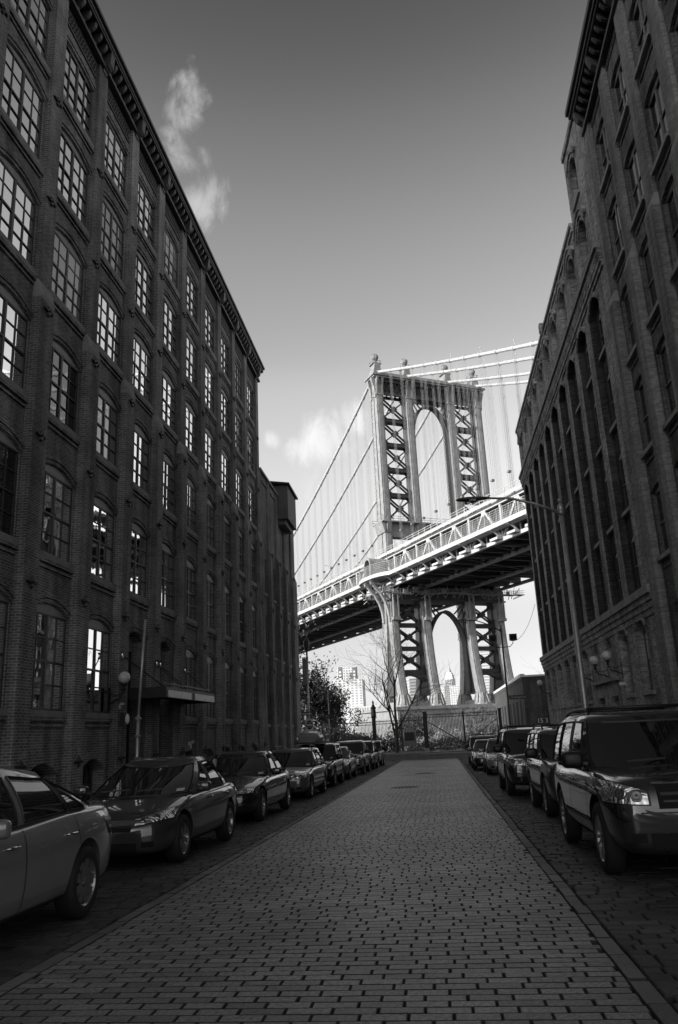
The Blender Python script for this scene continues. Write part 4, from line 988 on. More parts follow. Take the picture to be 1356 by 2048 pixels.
shrub('low dark shrub behind the closed gate leaf', (.2, 98, -1.2), 4.5, 2, 1.8, 3, M['leafm'], .16, 900)
shrub('pale dry shrub behind the right gate leaf below the bridge pedestal', (5.6, 104, -1.3), 3.2, 2.2, 3.8, 4, M['leafp'], .14, 1000, twigs=60)
shrub('pale dry grassy mound behind the middle of the gate', (1.2, 118, -1.6), 6.5, 3, 3.3, 5, M['leafp'], .18, 1200, twigs=30)
shrub('dark round evergreen bush below the left bridge pedestals', (-5.5, 150, -2.5), 4.5, 3, 8.5, 6, M['leaf'], .28, 900)
shrub('dark bush in front of the inner bridge leg', (7.4, 150, -2.5), 3.6, 3, 8.0, 7, M['leafm'], .28, 800)
bare_tree('bare_bush', 'pale bare spreading bush in front of the inner right bridge leg', (4.6, 122, -1.8), 8.6, .09, 31, 5, 3, 'twig', 4, None, .8, .05, 'bush')
bare_tree('bare_bush', 'pale bare bush beside the low brick building behind the fence', (8.6, 134, -1.8), 8.0, .09, 33, 4, 3, 'twig', 4, None, .8, .05, 'bush')

# ------------------------------------------------------------------ fence, gate, posts
FY = 88.; FZ = -.85
def picket_run(mb, x0, x1, top, zb_, y=FY, rails=(.35,)):
    n = int((x1-x0)/.15)
    for k in range(n+1):
        x = x0+(x1-x0)*k/n; mb.box(x-.025,x+.025,y-.025,y+.025,zb_,top); mb.add([(x-.02,y,top),(x+.02,y,top),(x,y,top+.14)],[(0,1,2)])
    for z in (zb_+.15, top-.35, top-.08): mb.box(x0,x1,y-.03,y+.03,z-.03,z+.03)
fe = thing('iron_fence', 'black iron picket fence across the end of the street left of the gate', 'fence', (0,0,0))
mb = MB(); picket_run(mb, -7.0, -4.3, 2.55, FZ); picket_run(mb, -4.1, -1.85, 2.75, FZ); picket_run(mb, -13.2, -7.35, 2.5, FZ); obj('picket_panel', mb, M['ironw'], fe)
mb = MB(); mb.box(-4.26,-4.14,FY-.06,FY+.06,FZ,3.3); obj('post', mb, M['ironw'], fe)
mb = MB(); mb.box(-7.35,-1.7,FY-.15,FY+.15,FZ-.2,FZ+.12); obj('plinth', mb, M['band'], fe)
def gate_leaf(label, x0, x1, brace_l):
    g = thing('iron_gate', label, 'gate', ((x0 if brace_l else x1), FY, FZ)); ox = x0 if brace_l else x1; mb = MB(); picket_run(mb, x0-ox, x1-ox, 3.85, .12, 0)
    obj('picket_panel', mb, M['ironw'], g); mb = MB(); mb.box(x0-ox-.05, x0-ox+.05, -.05,.05,.1,3.95); mb.box(x1-ox-.05, x1-ox+.05,-.05,.05,.1,3.95); obj('gate_frame', mb, M['ironw'], g)
    mb = MB(); a, b = ((x0-ox,-.06,3.1),(x1-ox,-.06,.7)) if brace_l else ((x1-ox,-.06,3.1),(x0-ox,-.06,.7)); mb.bar(a,b,.07,.09); obj('diagonal_brace', mb, M['ironw'], g)
gate_leaf('left leaf of the closed iron gate with diagonal brace falling to the right', -1.45, 2.4, True)
gate_leaf('right leaf of the closed iron gate with diagonal brace rising to the right', 2.5, 6.0, False)
def gpost(label, x, h, w_, y=FY):
    g = thing('gate_post', label, 'post', (x, y, FZ)); mb = MB(); mb.box(-w_/2,w_/2,-w_/2,w_/2,0,h); mb.box(-w_/2-.05,w_/2+.05,-w_/2-.05,w_/2+.05,h,h+.12); obj('shaft', mb, M['ironw'], g)
    mb = MB(); mb.box(-w_/2-.08,w_/2+.08,-w_/2-.08,w_/2+.08,-.1,.35); obj('base', mb, M['granite'], g)
gpost('thick black iron gate post on a stone base at the left of the gate', -1.65, 4.0, .36)
gpost('thick black iron gate post at the right of the gate', 6.3, 4.0, .30)
def ornate(label, x, y, ztop):
    g = thing('ornate_post', label, 'post', (x, y, FZ), 0, 'ornate cast iron posts'); h = ztop-FZ; k = h/5.4; mb = MB()
    mb.box(-.28,.28,-.28,.28,0,.5*k); mb.box(-.2,.2,-.2,.2,.5*k,3.6*k); mb.box(-.3,.3,-.3,.3,3.6*k,3.72*k)
    for q in range(12): mb.box(-.10,.10,-.23,.23,.65*k+q*.24*k,.78*k+q*.24*k)
    obj('shaft', mb, M['ironw'], g)
    mb = MB(); mb.lathe([(.22,3.72*k),(.28,3.8*k),(.25,4.5*k),(.3,4.6*k),(.12,4.9*k),(.08,5.05*k),(.12,5.15*k),(.02,5.4*k)], 8); obj('cap', mb, M['ironw'], g)
ornate('ornate black cast iron post standing clear beside the bare tree', -7.15, 88, 4.75)
ornate('ornate black cast iron post half lost against the dark hedge', -14.2, 86, 4.6)
n_ = thing('notice_board', 'small pale arched notice board standing behind the iron fence', 'notice board', (-3.55, 91, -.9)); mb = MB()
mb.prism([(-.75,.6),(.75,.6),(.75,2.35),(.4,2.55),(0,2.62),(-.4,2.55),(-.75,2.35)], lambda p: (p[0],-.06,p[1]), lambda p: (p[0],.06,p[1])); obj('panel', mb, M['leafp'], n_)
mb = MB(); mb.box(-.55,.55,-.09,-.07,1.2,2.1); obj('notice', mb, M['signk'], n_); mb = MB(); mb.box(-.7,-.6,-.05,.05,0,.6); mb.box(.6,.7,-.05,.05,0,.6); obj('leg', mb, M['pole'], n_)

# ------------------------------------------------------------------ street lamps, poles, signs
def street_lamp(name, label, x, y, zb_, top, tip, head=.75, m='pole', finial=True):
    t = thing(name, label, 'street lamp', (x, y, zb_)); h = top-zb_; mb = MB()
    mb.tube([(0,0,0),(0,0,1.2),(0,0,h)], [.13,.10,.065], 10); mb.lathe([(.2,0),(.2,.35),(.14,.5),(.13,.9)], 10)
    if finial: mb.lathe([(.09,h-.25),(.10,h-.1),(.07,h),(.03,h+.06)], 10); mb.sphere((0,0,h+.14),.075,8)
    obj('pole', mb, M[m], t, True)
    dx, dz = tip; az = h-.28; mb = MB()
    mb.tube([(0,0,az),(dx*.35,0,az+(dz-az)*.55),(dx*.7,0,az+(dz-az)*.92),(dx,0,dz)], [.055,.045,.04,.035], 8); mb.tube([(0,0,az-.06),(0,0,az+.1)], .10, 8); obj('arm', mb, M[m], t, True)
    mb = MB(); s_ = -1 if dx < 0 else 1
    prof_ = [(0,.05),(.12,.09),(.35,.13),(.6,.14),(.8,.10),(.9,.03)]
    vs = []; n = 10
    for (q, r_) in prof_:
        for k in range(n): a = 2*math.pi*k/n; vs.append((dx+s_*q*head/.75, r_*math.cos(a), dz+r_*.55*math.sin(a)+.02))
    mb.add(vs, [(i*n+k, i*n+(k+1)%n, (i+1)*n+(k+1)%n, (i+1)*n+k) for i in range(len(prof_)-1) for k in range(n)] + [tuple((len(prof_)-1)*n+k for k in range(n))]); hd = obj('lamp_head', mb, M['poled'], t, True)
    mb = MB(); mb.sphere((dx+s_*.45*head/.75,0,dz-.045), .15, 10, 0, .5); obj('lens', mb, M['lens'], hd, True)
    return t
street_lamp('street_lamp', 'tall grey cobra head street lamp standing on the right sidewalk near the camera', 4.25, 24.5, gz(24.5)+.12, 8.1, (-2.15, 8.72), .9)
L2 = street_lamp('street_lamp', 'dark far street lamp with twin floodlights and street sign at the right corner', 5.5, 66, -.85, 9.2, (-2.75, 10.85), .8, 'poled')
mb = MB(); mb.tube([(-.75,0,9.15),(-.72,0,8.75),(-.5,0,8.5),(0,0,8.45),(.6,0,8.5),(.85,0,8.75),(.88,0,9.05)], .035, 6); obj('floodlight_bracket', mb, M['poled'], L2, True)
for q in (-.75, .88):
    mb = MB(); mb.box(q-.27,q+.27,-.22,.18,8.98,9.45); mb.box(q-.31,q+.31,-.26,-.2,8.94,9.49); fl = obj('floodlight', mb, M['black'], L2); mb = MB(); mb.box(q-.22,q+.22,-.275,-.262,9.03,9.4); obj('lens', mb, M['cglass'], fl)
mb = MB(); mb.box(.1,1.55,-.03,.03,4.3,4.62); sg = obj('street_sign', mb, M['signk'], L2); text('Washington St', .2, M['pole'], sg, (.83,-.035,4.46), (R(90),0,0))
c = MB(); pts = []
for k in range(13): t = k/12; pts.append((6.2+2.0*t, 66-2.0*t, 8.1+2.6*t-1.5*(4*t*(1-t))*.55))
c.tube(pts, .018, 4); tag(obj('overhead_wire', c, M['black']), 'thin slack wire from the far floodlight lamp to the right brick wall', 'wire')
PX, PY = -6.45, 16.9
t = thing('sign_pole', 'slim shiny metal pole leaning slightly on the left kerb before the canopy', 'pole', (PX, PY, gz(PY)+.1)); mb = MB(); mb.tube([(-.035,0,0),(-.02,.0,2.2)], .037, 8); mb.tube([(-.02,0,2.1),(.05,.1,4.28)], .030, 8); mb.tube([(-.02,0,2.08),(-.02,0,2.16)], .05, 8); obj('post', mb, M['pole'], t, True)
mb = MB()
for z in (1.3, 1.75, 2.12): mb.box(-.07,.04,-.05,.05,z,z+.04)
obj('band', mb, M['chrome'], t)
# banner post with ONE WAY / DO NOT ENTER
bx, by = -10.7, 66.0
t = thing('banner_lamp_post', 'grey lamp post with hanging DUMBO banner at the left corner beyond the brick wall', 'lamp post', (bx, by, -.85)); mb = MB(); mb.tube([(0,0,0),(0,0,9.0)], .085, 8); mb.lathe([(.2,0),(.2,.5),(.1,.8)], 8); obj('pole', mb, M['pole'], t, True)
mb = MB(); mb.lathe([(.05,9.0),(.16,9.1),(.26,9.5),(.3,9.9),(.14,10.05),(.04,10.3)], 8); obj('lantern', mb, M['poled'], t)
mb = MB()
for z in (8.55, 6.25): mb.tube([(0,0,z),(-.42,0,z)], .025, 6)
obj('banner_arm', mb, M['poled'], t)
mb = MB(); mb.quad((-.42,0,6.3),(.1,-.02,6.3),(.1,.01,8.5),(-.42,.0,8.5)); mb.quad((-.42,.01,6.3),(.1,.0,6.3),(.1,.03,8.5),(-.42,.02,8.5)); bn = obj('banner', mb, M['fabric'], t)
for k, ch in enumerate('DUMBO'): text(ch, .26, M['pole'], bn, (-.16,-.035,7.55-k*.27), (R(90),0,0))
t = thing('one_way_sign', 'black one way arrow sign on the banner post above the do not enter sign', 'sign', (bx-.12, by-.12, 3.12)); mb = MB(); mb.box(-.45,.45,-.01,.01,-.15,.15); obj('plate', mb, M['signk'], t)
mb = MB(); mb.add([(-.38,-.016,-.07),(.18,-.016,-.07),(.18,-.016,-.12),(.40,-.016,0),(.18,-.016,.12),(.18,-.016,.07),(-.38,-.016,.07)],[(0,1,2,3,4,5,6)]); ar = obj('arrow', mb, M['signw'], t); text('ONE WAY', .115, M['signk'], ar, (-.10,-.022,0), (R(90),0,0))
t = thing('do_not_enter_sign', 'square white sign with dark DO NOT ENTER disc on the left corner post', 'sign', (bx+.05, by-.12, 2.22)); mb = MB(); mb.box(-.32,.32,-.01,.01,-.50,.50); obj('plate', mb, M['signw'], t)
mb = MB(); mb.add([(.28*math.cos(a),-.016,.36*math.sin(a)) for a in [2*math.pi*k/24 for k in range(24)]],[tuple(range(24))]); ds = obj('disc', mb, M['signk'], t); mb = MB(); mb.box(-.22,.22,-.024,-.018,-.06,.06); obj('bar', mb, M['signw'], ds)
text('DO NOT', .13, M['signw'], ds, (0,-.022,.17), (R(90),0,0)); text('ENTER', .13, M['signw'], ds, (0,-.022,-.17), (R(90),0,0))
x, _ = at(659, 1440, 70)
t = thing('sign_pole', 'thin pale pole carrying dark sign plates in front of the dark hedge', 'pole', (x, 70, -.9)); mb = MB(); mb.tube([(0,0,0),(-.05,0,6.0)], .045, 8); obj('post', mb, M['pole'], t, True)
mb = MB(); mb.box(-.06,.42,-.09,-.07,3.55,4.0); mb.box(.02,.42,-.09,-.07,3.2,3.5); obj('sign_plate', mb, M['signk'], t)

# ------------------------------------------------------------------ vehicles
def lerp(a, b, t): return a + (b-a)*t
def body_mesh(st, W):
    """st: list of (x, halfwidth, z shoulder, z centre, z bottom) from rear to front -> loft + subsurf"""
    rows = []
    for (x, w_, zs, zc, zb_) in st:
        h = zs-zb_; half = [(0,zb_),(w_*.86,zb_),(w_*.965,zb_+h*.13),(w_,zb_+h*.40),(w_*1.0,zb_+h*.62),(w_*.985,zb_+h*.80),(w_*.945,zs-h*.03),(w_*.86,zs+(zc-zs)*.35),(w_*.55,zs+(zc-zs)*.8),(0,zc)]
        rows.append([(x,y,z) for y, z in half] + [(x,-y,z) for y, z in half[-2:0:-1]])
    n = len(rows[0]); vs = [p for r_ in rows for p in r_]; fs = []
    for i in range(len(rows)-1):
        for k in range(n): fs.append((i*n+k, i*n+(k+1)%n, (i+1)*n+(k+1)%n, (i+1)*n+k))
    fs.append(tuple(range(n))); fs.append(tuple((len(rows)-1)*n+k for k in range(n-1,-1,-1)))
    mb = MB(); mb.add(vs, fs); return mb
WHEELS = {}
def wheel_parts(r, style, width=.21):
    key = (round(r,3), style)
    if key in WHEELS: return WHEELS[key]
    rr_ = r*.66
    t = MB(); h = width/2
    t.lathe([(rr_,-h*.92),(rr_+.015,-h),(r*.90,-h*1.0),(r*.97,-h*.82),(r,-h*.55),(r,h*.55),(r*.97,h*.82),(r*.90,h*1.0),(rr_+.015,h),(rr_,h*.92)], 36, (0,0,0), 'y')
    for q in (-.4,0,.4): t.lathe([(r+.001,q*h-.006),(r-.008,q*h),(r+.001,q*h+.006)], 36, (0,0,0), 'y')
    m = MB(); m.lathe([(rr_*.86,h*.2),(rr_*.94,h*.80),(rr_,h*.93),(rr_*1.02,h*.88)], 36, (0,0,0), 'y', 0); m.lathe([(.001,h*.25),(rr_*.9,h*.22)], 24, (0,0,0), 'y', 1)
    m.lathe([(rr_*.9,-h*.8),(rr_*.9,h*.3)], 24, (0,0,0), 'y', 1)
    ns, sw, dbl = {'five':(5,.30,0),'double':(5,.13,1),'seven':(7,.20,0),'ten':(10,.14,0),'cover':(9,.34,0),'six':(6,.28,0)}[style]
    for k in range(ns):
        for off in ((-.14,.14) if dbl else (0,)):
            a = 2*math.pi*k/ns + .3
            def P(rad, wd, hh): 
                x0, z0 = rad, wd; x1 = x0; ca, sa = math.cos(a), math.sin(a); return (x1*ca - z0*sa, hh, x1*sa + z0*ca)
            w0, w1 = rr_*sw*.42, rr_*sw*.62; o0, o1 = off*rr_*.55, off*rr_*1.25
            p = [P(rr_*.16,-w0+o0,h*.72),P(rr_*.16,w0+o0,h*.72),P(rr_*.9,w1+o1,h*.80),P(rr_*.9,-w1+o1,h*.80),P(rr_*.16,-w0+o0,h*.35),P(rr_*.16,w0+o0,h*.35),P(rr_*.9,w1+o1,h*.4),P(rr_*.9,-w1+o1,h*.4)]
            m.add(p, [(0,1,2,3),(0,4,5,1),(1,5,6,2),(2,6,7,3),(3,7,4,0)], 0)
    m.lathe([(.001,h*.86),(rr_*.16,h*.84),(rr_*.24,h*.72),(rr_*.24,h*.4)], 18, (0,0,0), 'y', 0)
    for k in range(5): a = 2*math.pi*(k+.5)/5; m.lathe([(.001,h*.78),(.012,h*.78),(.012,h*.5)], 6, (rr_*.19*math.cos(a),0,rr_*.19*math.sin(a)), 'y', 1)
    wl = MB(); wl.lathe([(.001,-h*.6),(rr_*.88,-h*.6),(rr_*.88,-h*.3)], 20, (0,0,0), 'y')
    tm = mesh_of('tyre', t, M['rubber'], True); rm = mesh_of('rim', m, [M['alloy'], M['black']]); hm = mesh_of('wheel', wl, M['black'])
    WHEELS[key] = (hm, tm, rm); return WHEELS[key]
def car(name, label, cat, X, Yc, face, P, pm, group):
    """local x forward, z up; face=-1 drives towards the camera"""
    L, W, H = P['L'], P['W'], P['H']; hw = W/2; fl = L/2
    root = thing(name, label, cat, (X, Yc, gz(Yc)+.005), (R(-90) if face < 0 else R(90)) + P.get('yaw', 0), group)
    root.rotation_euler = (0, 0, root.rotation_euler.z)
    slope = math.atan(-SL); root.rotation_euler = (0, (-slope if face < 0 else slope), root.rotation_euler.z)
    st = [(lerp(-fl, fl, 0)+0 if False else fl-d, w_*hw, zs, zc, zb_) for (d, w_, zs, zc, zb_) in P['st']]
    st = sorted(st)
    lower = body_mesh(st, W); me = mesh_of('lower', lower, [pm, M['black']])
    tmp = link('tmp', me); sm = tmp.modifiers.new('s', 'SUBSURF'); sm.levels = sm.render_levels = 2
    dg = bpy.context.evaluated_depsgraph_get(); full = bpy.data.meshes.new_from_object(tmp.evaluated_get(dg))
    bvh = BVHTree.FromPolygons([v.co.copy() for v in full.vertices], [tuple(p.vertices) for p in full.polygons])
    # wheel openings
    ax = P['axles']; wr = P['wr']; wy = hw - P.get('wout', .115)
    cut = MB(); n = 40
    for xa in ax:
        for sg in (-1, 1):
            a, b = sorted((sg*(hw-.34), sg*(hw+.3))); rc = wr+P.get('gap', .055)
            ring = [(xa+rc*math.cos(2*math.pi*k/n), wr+.015+rc*math.sin(2*math.pi*k/n)) for k in range(n)]
            cut.prism(ring, lambda p: (p[0],a,p[1]), lambda p: (p[0],b,p[1]))
    co_ = obj('cutter', cut, M['black']); tmp.data = full; tmp.modifiers.clear()
    bo = tmp.modifiers.new('b', 'BOOLEAN'); bo.operation = 'DIFFERENCE'; bo.object = co_; bo.solver = 'EXACT'; bo.use_self = False; bo.material_mode = 'TRANSFER'
    dg = bpy.context.evaluated_depsgraph_get(); dg.update(); bm_ = bpy.data.meshes.new_from_object(tmp.evaluated_get(dg))
    bpy.data.objects.remove(tmp); bpy.data.objects.remove(co_)
    # greenhouse
    g = P['gh']; zb0, zt0 = g['zb'], H; wb, wt = hw*g.get('wb', .90), hw*g['wt']
    fb, ft, rb, rt = g['fb'], g['ft'], g['rb'], g['rt']; fc = g.get('fc', .30); rc = g.get('rc', .18)
    bot = [(fb,0),(fb-fc*.12,wb*.36),(fb-fc*.45,wb*.70),(fb-fc,wb*.93)] + [(x,wb) for x, _ in g['side']] + [(rb+rc,wb*.94),(rb+rc*.4,wb*.68),(rb+rc*.1,wb*.34),(rb,0)]
    top = [(ft,0),(ft-fc*.06,wt*.38),(ft-fc*.2,wt*.74),(ft-fc*.42,wt*.96)] + [(x,wt) for _, x in g['side']] + [(rt+rc*.5,wt*.96),(rt+rc*.2,wt*.72),(rt,wt*.36),(rt,0)]
    nb = len(bot); ns = len(g['side'])
    def belt(x): return zb0 + g.get('wedge', 0)*(fb-x)
    xm, hl = (ft+rt)/2, (ft-rt)/2
    def roofz(x): return zt0 - g.get('arc', .05)*abs((x-xm)/hl)**2.2
    lv = [0,.05,.28,.5,.72,.925,1.0]; rows = []
    for t in lv:
        r_ = []
        for (xb_, yb_), (xt_, yt_) in zip(bot, top):
            zt_ = roofz(xt_)-.055; bu = g.get('bulge',.035)*4*t*(1-t); x = lerp(xb_,xt_,t); y = lerp(yb_,yt_,t)
            y += bu*(y/wb); x += bu*(.6 if xb_ > fb-fc*.8 else (-.6 if xb_ < rb+rc*.8 else 0)); r_.append(Vector((x, y, lerp(belt(xb_), zt_, t))))
        rows.append(r_)
    for s_, dz in ((.955,.035),(.82,.05),(.5,.056),(.15,.057)):
        rows.append([Vector((xm+(x-xm)*(s_ if abs(x-xm) > .0 else 1), y*s_, roofz(xm+(x-xm)*s_)-.055+dz)) for (x, y) in top])
    def full_ring(r_): return r_ + [Vector((p.x,-p.y,p.z)) for p in r_[-2:0:-1]]
    rows = [full_ring(r_) for r_ in rows]; n = len(rows[0])
    seg = {}      # ring segment -> glass name
    for k in (0,1,2): seg[k] = 'windshield'
    for (a, b) in g['glass']: seg[4+a] = 'side_window%d' % a
    for k in (nb-2, nb-3, nb-4): seg[k] = 'rear_window'
    shell = MB(); gl = {}
    for i in range(len(rows)-1):
        for k in range(n):
            q = [rows[i][k], rows[i][(k+1)%n], rows[i+1][(k+1)%n], rows[i+1][k]]
            kk = k if k < nb-1 else n-1-k
            nm = seg.get(kk) if 1 <= i <= 4 else None
            if nm:
                key = nm + ('' if nm in ('windshield','rear_window') else ('L' if k < nb-1 else 'R')); gl.setdefault(key, MB()).quad(*q)
            else: shell.quad(*q)
    shell.add(rows[-1], [tuple(range(n))])
    bme = bmesh.new(); sh = mesh_of('shell', shell, [pm, M['black']])
    bs = bmesh.new(); bs.from_mesh(sh); bmesh.ops.remove_doubles(bs, verts=bs.verts, dist=.0005); bmesh.ops.recalc_face_normals(bs, faces=bs.faces); bs.to_mesh(sh); bs.free()
    gv = []
    bme.from_mesh(bm_); bme.from_mesh(sh)
    fm_ = bpy.data.meshes.new('body'); bme.to_mesh(fm_); bme.free()
    fm_.materials.clear(); fm_.materials.append(pm); fm_.materials.append(M['black'])
    # projected details
    def project(o, d):
        h_ = bvh.ray_cast(Vector(o), Vector(d)); return (h_[0], h_[1]) if h_[0] is not None else (None, None)
    def patch(us_, vs_, f, d, off, mb, mi=0):
        G_ = [[None]*len(vs_) for _ in us_]
        for i, u in enumerate(us_):
            for j, v in enumerate(vs_):
                o = f(u, v); p_, nn = project(o, d)
                if p_ is not None: 
                    if nn.dot(Vector(d)) > 0: nn = -nn
                    G_[i][j] = p_ + nn*off
        for i in range(len(us_)-1):
            for j in range(len(vs_)-1):
                q = [G_[i][j],G_[i+1][j],G_[i+1][j+1],G_[i][j+1]]
                if all(x is not None for x in q) and max((q[0]-q[2]).length, (q[1]-q[3]).length) < .5: mb.add(q, [(0,1,2,3)], mi)
    lin = lambda a, b, n: [lerp(a,b,k/(n-1)) for k in range(n)]
    seams = []
    zlo, zhi = P['sill'], g['zb']+.0
    for sg in (-1, 1):
        seam = MB(); seams.append(seam)
        for (xa, xb_) in P['doors']:
            patch(lin(-.006,.006,2), lin(0,1,14), lambda u, v: (lerp(xa,xb_,v)+u, sg*3, lerp(zlo,belt(xb_)+.01,v)), (0,-sg,0), .0025, seam)
        xs = [d_[0] for d_ in P['doors']]; patch(lin(min(xs),max(xs),20), lin(-.006,.006,2), lambda u, v: (u, sg*3, zlo+v), (0,-sg,0), .0025, seam)
    seam = MB(); seams.append(seam)
    hb = P['hood']; 
    for sg in (-1, 1): patch(lin(0,1,14), lin(-.006,.006,2), lambda u, v: (lerp(hb[0],hb[1],u), sg*(lerp(hb[2],hb[3],u)+v)*hw, 3), (0,0,-1), .0025, seam)
    patch(lin(-hb[3]*.98,hb[3]*.98,16), lin(-.007,.007,2), lambda u, v: (hb[1]+.0-abs(u)**3*.12+v, u*hw, 3), (0,0,-1), .0025, seam)
    nvb = len(seam.v)
    body = link('body', fm_, root); autosmooth(body, 38)
    if P.get('sticker', True):
        A_, B_, C_, D_ = [rows[i][k] for i, k in ((1,3),(1,2),(2,2),(2,3))]; sb = MB(); qq = []
        for u_, v_ in ((.25,.25),(.75,.25),(.75,.62),(.25,.62)): qq.append(A_.lerp(B_,u_).lerp(D_.lerp(C_,u_),v_) + Vector((.006,0,.006)))
        sb.add(qq, [(0,1,2,3)]); obj('permit_sticker', sb, M['plate'], root)
    for seam in seams:
        if seam.f: obj('panel_gap', seam, M['black'], body, False, False)
    fbumps = P.get('front', {}); fx = (fl+1, (-1,0,0))
    def front(name, y0, y1, z0, z1, m, off=.006, sh=None, both=True, par=None, ny=10, nz=7, rear=False, smooth=True):
        if m in (M['black'],) and name in ('bumper_intake','grille'): m = M['void']
        out = []
        for sg in ((1,-1) if both else (1,)):
            mb = MB(); 
            def f(u, v):
                a = lerp(y0,y1,u); lo, hi = (z0, z1) if sh is None else sh(u)
                return ((-fl-1) if rear else (fl+1), sg*a, lerp(lo,hi,v))
            patch(lin(0,1,ny), lin(0,1,nz), f, (1,0,0) if rear else (-1,0,0), off, mb)
            if mb.f:
                out.append(obj(name, mb, m, par or root, smooth, True))
                if name == 'headlight':
                    eb = MB()        # dark bezel behind, bulbs in front
                    def f2(u, v):
                        a = lerp(y0-.025*hw,y1+.012*hw,u); lo, hi = (z0, z1) if sh is None else sh(min(1,max(0,u))); return (fl+1, sg*a, lerp(lo-.014,hi+.014,v))
                    patch(lin(0,1,ny), lin(0,1,nz), f2, (-1,0,0), .004, eb)
                    if eb.f: obj('bezel', eb, M['black'], out[-1], True, True)
                    for ub_ in (.30, .68):
                        lo, hi = (z0, z1) if sh is None else sh(ub_); rb_ = min(.052, (hi-lo)*.34); yy_, zz_ = sg*lerp(y0,y1,ub_), (lo+hi)/2; p_, nn = project((fl+1, yy_, zz_), (-1,0,0))
                        if p_ is not None:
                            lb = MB(); rings = [(rb_*1.15,.002),(rb_*1.05,.012),(rb_*.8,.006),(rb_*.3,.004),(.001,.012)]; n_ = 16; ax_ = Vector((1,0,0)); dy_ = Vector((0,1,0)); dz_ = Vector((0,0,1)); nx_ = nn if nn.x > 0 else -nn
                            dy_ = (dy_ - nx_*dy_.dot(nx_)).normalized(); dz_ = nx_.cross(dy_)
                            vs_2 = [p_ + nx_*(off+h_) + (dy_*math.cos(2*math.pi*k/n_) + dz_*math.sin(2*math.pi*k/n_))*r_ for r_, h_ in rings for k in range(n_)]
                            lb.add(vs_2, [(i*n_+k, i*n_+(k+1)%n_, (i+1)*n_+(k+1)%n_, (i+1)*n_+k) for i in range(len(rings)-1) for k in range(n_)]); lb.m = [0 if i < n_ else 1 for i in range(len(lb.f))]
                            obj('reflector', lb, [M['chrome'], M['alloyd']], out[-1], True, True)
        return out
    for it in P['front_items']:
        kw = dict(it[6]) if len(it) > 6 else {}; front(it[0], it[1]*hw, it[2]*hw, it[3], it[4], M[it[5]], **kw)
    for it in P['rear_items']:
        kw = dict(it[6]) if len(it) > 6 else {}; front(it[0], it[1]*hw, it[2]*hw, it[3], it[4], M[it[5]], rear=True, **kw)
    for it in P.get('side_items', []):
        nm, xa, xb_, za, zb_, m, off = it
        for sg in (-1, 1):
            mb = MB(); patch(lin(xa,xb_,18), lin(za,zb_,4), lambda u, v: (u, sg*3, v), (0,-sg,0), off, mb)
            if mb.f: obj(nm, mb, M[m] if isinstance(m, str) else m, root, True, True)
    if P.get('lamp_side'):
        pass
    for key, mb in gl.items():
        nm = 'windshield' if key == 'windshield' else ('rear_window' if key == 'rear_window' else 'side_window')
        go = obj(nm, mb, M['cglass'], root, True, True)
        bs = bmesh.new(); bs.from_mesh(go.data); bmesh.ops.remove_doubles(bs, verts=bs.verts, dist=.0005)
        bmesh.ops.recalc_face_normals(bs, faces=bs.faces); bs.to_mesh(go.data); bs.free()
        # black rubber surround
        bs = bmesh.new(); bs.from_mesh(go.data); ed = [(e.verts[0].co.copy(), e.verts[1].co.copy()) for e in bs.edges if e.is_boundary]; bs.free()
        tr = MB()
        for a, b in ed: tr.bar(a, b, .022, .022)
        obj('window_trim', tr, M['black'] if not P.get('chrome_trim') else M['black'], go)
    for i, xa in enumerate(ax):
        for sg in (-1, 1):
            hm, tm, rm = wheel_parts(wr, P['rim'])
            wo = link('wheel', hm, root, (xa, sg*wy, wr), (R(rnd.uniform(0,360))*0, 0, 0 if sg > 0 else math.pi))
            ang = rnd.uniform(0, 6.28)
            link('tyre', tm, wo); link('rim', rm, wo, None, (0, ang, 0))
    for sg in (-1, 1):     # mirrors and handles
        mx, mz = P['mirror']; mb = MB(); s1, s2, s3 = P.get('msize', (.085,.115,.075))
        mb.sphere((0,0,0), 1, 18); mb.v = [(x*s1*(1.0 if x > 0 else .55), (abs(y)**.5*math.copysign(1,y))*s2, (abs(z)**.5*math.copysign(1,z))*s3) for x, y, z in mb.v]
        mb.v = [(x+mx, y+sg*(hw+.095), z+mz) for x, y, z in mb.v]; mo = obj('mirror', mb, P.get('mmat', pm), root, True)
        mb = MB(); mb.bar((mx,sg*(wb*.97),mz-.05),(mx,sg*(hw+.06),mz-.03),.06,.035); obj('mirror_arm', mb, M['black'], mo)
        for xh in P['handles']:
            p_, nn = project((xh, sg*3, P['hz']), (0,-sg,0))
            if p_ is not None:
                mb = MB(); mb.tube([p_+Vector((-.085,sg*.0,0)),p_+Vector((-.075,sg*.032,.003)),p_+Vector((.075,sg*.032,.003)),p_+Vector((.085,0,0))], .0125, 6); obj('door_handle', mb, M[P.get('hmat','chrome')] if P.get('hmat','chrome') != 'paint' else pm, root, True)
        if P.get('rails'):
            a, b = P['rails']; yy = wt*.86; mb = MB(); pts = [(a,sg*yy,roofz(a)-.02),(a-.12,sg*yy,roofz(a)+.05)] + [(lerp(a-.12,b+.12,k/6),sg*yy,roofz(lerp(a,b,k/6))+.055) for k in range(1,6)] + [(b+.12,sg*yy,roofz(b)+.05),(b,sg*yy,roofz(b)-.02)]
            mb.tube(pts, .02, 8); obj('roof_rail', mb, M['black'], root, True)
    if P.get('bars'):
        for xb_ in P['bars']: mb = MB(); mb.tube([(xb_,-wt*.86,roofz(xb_)+.06),(xb_,wt*.86,roofz(xb_)+.06)], .022, 8); obj('roof_bar', mb, M['black'], root, True)
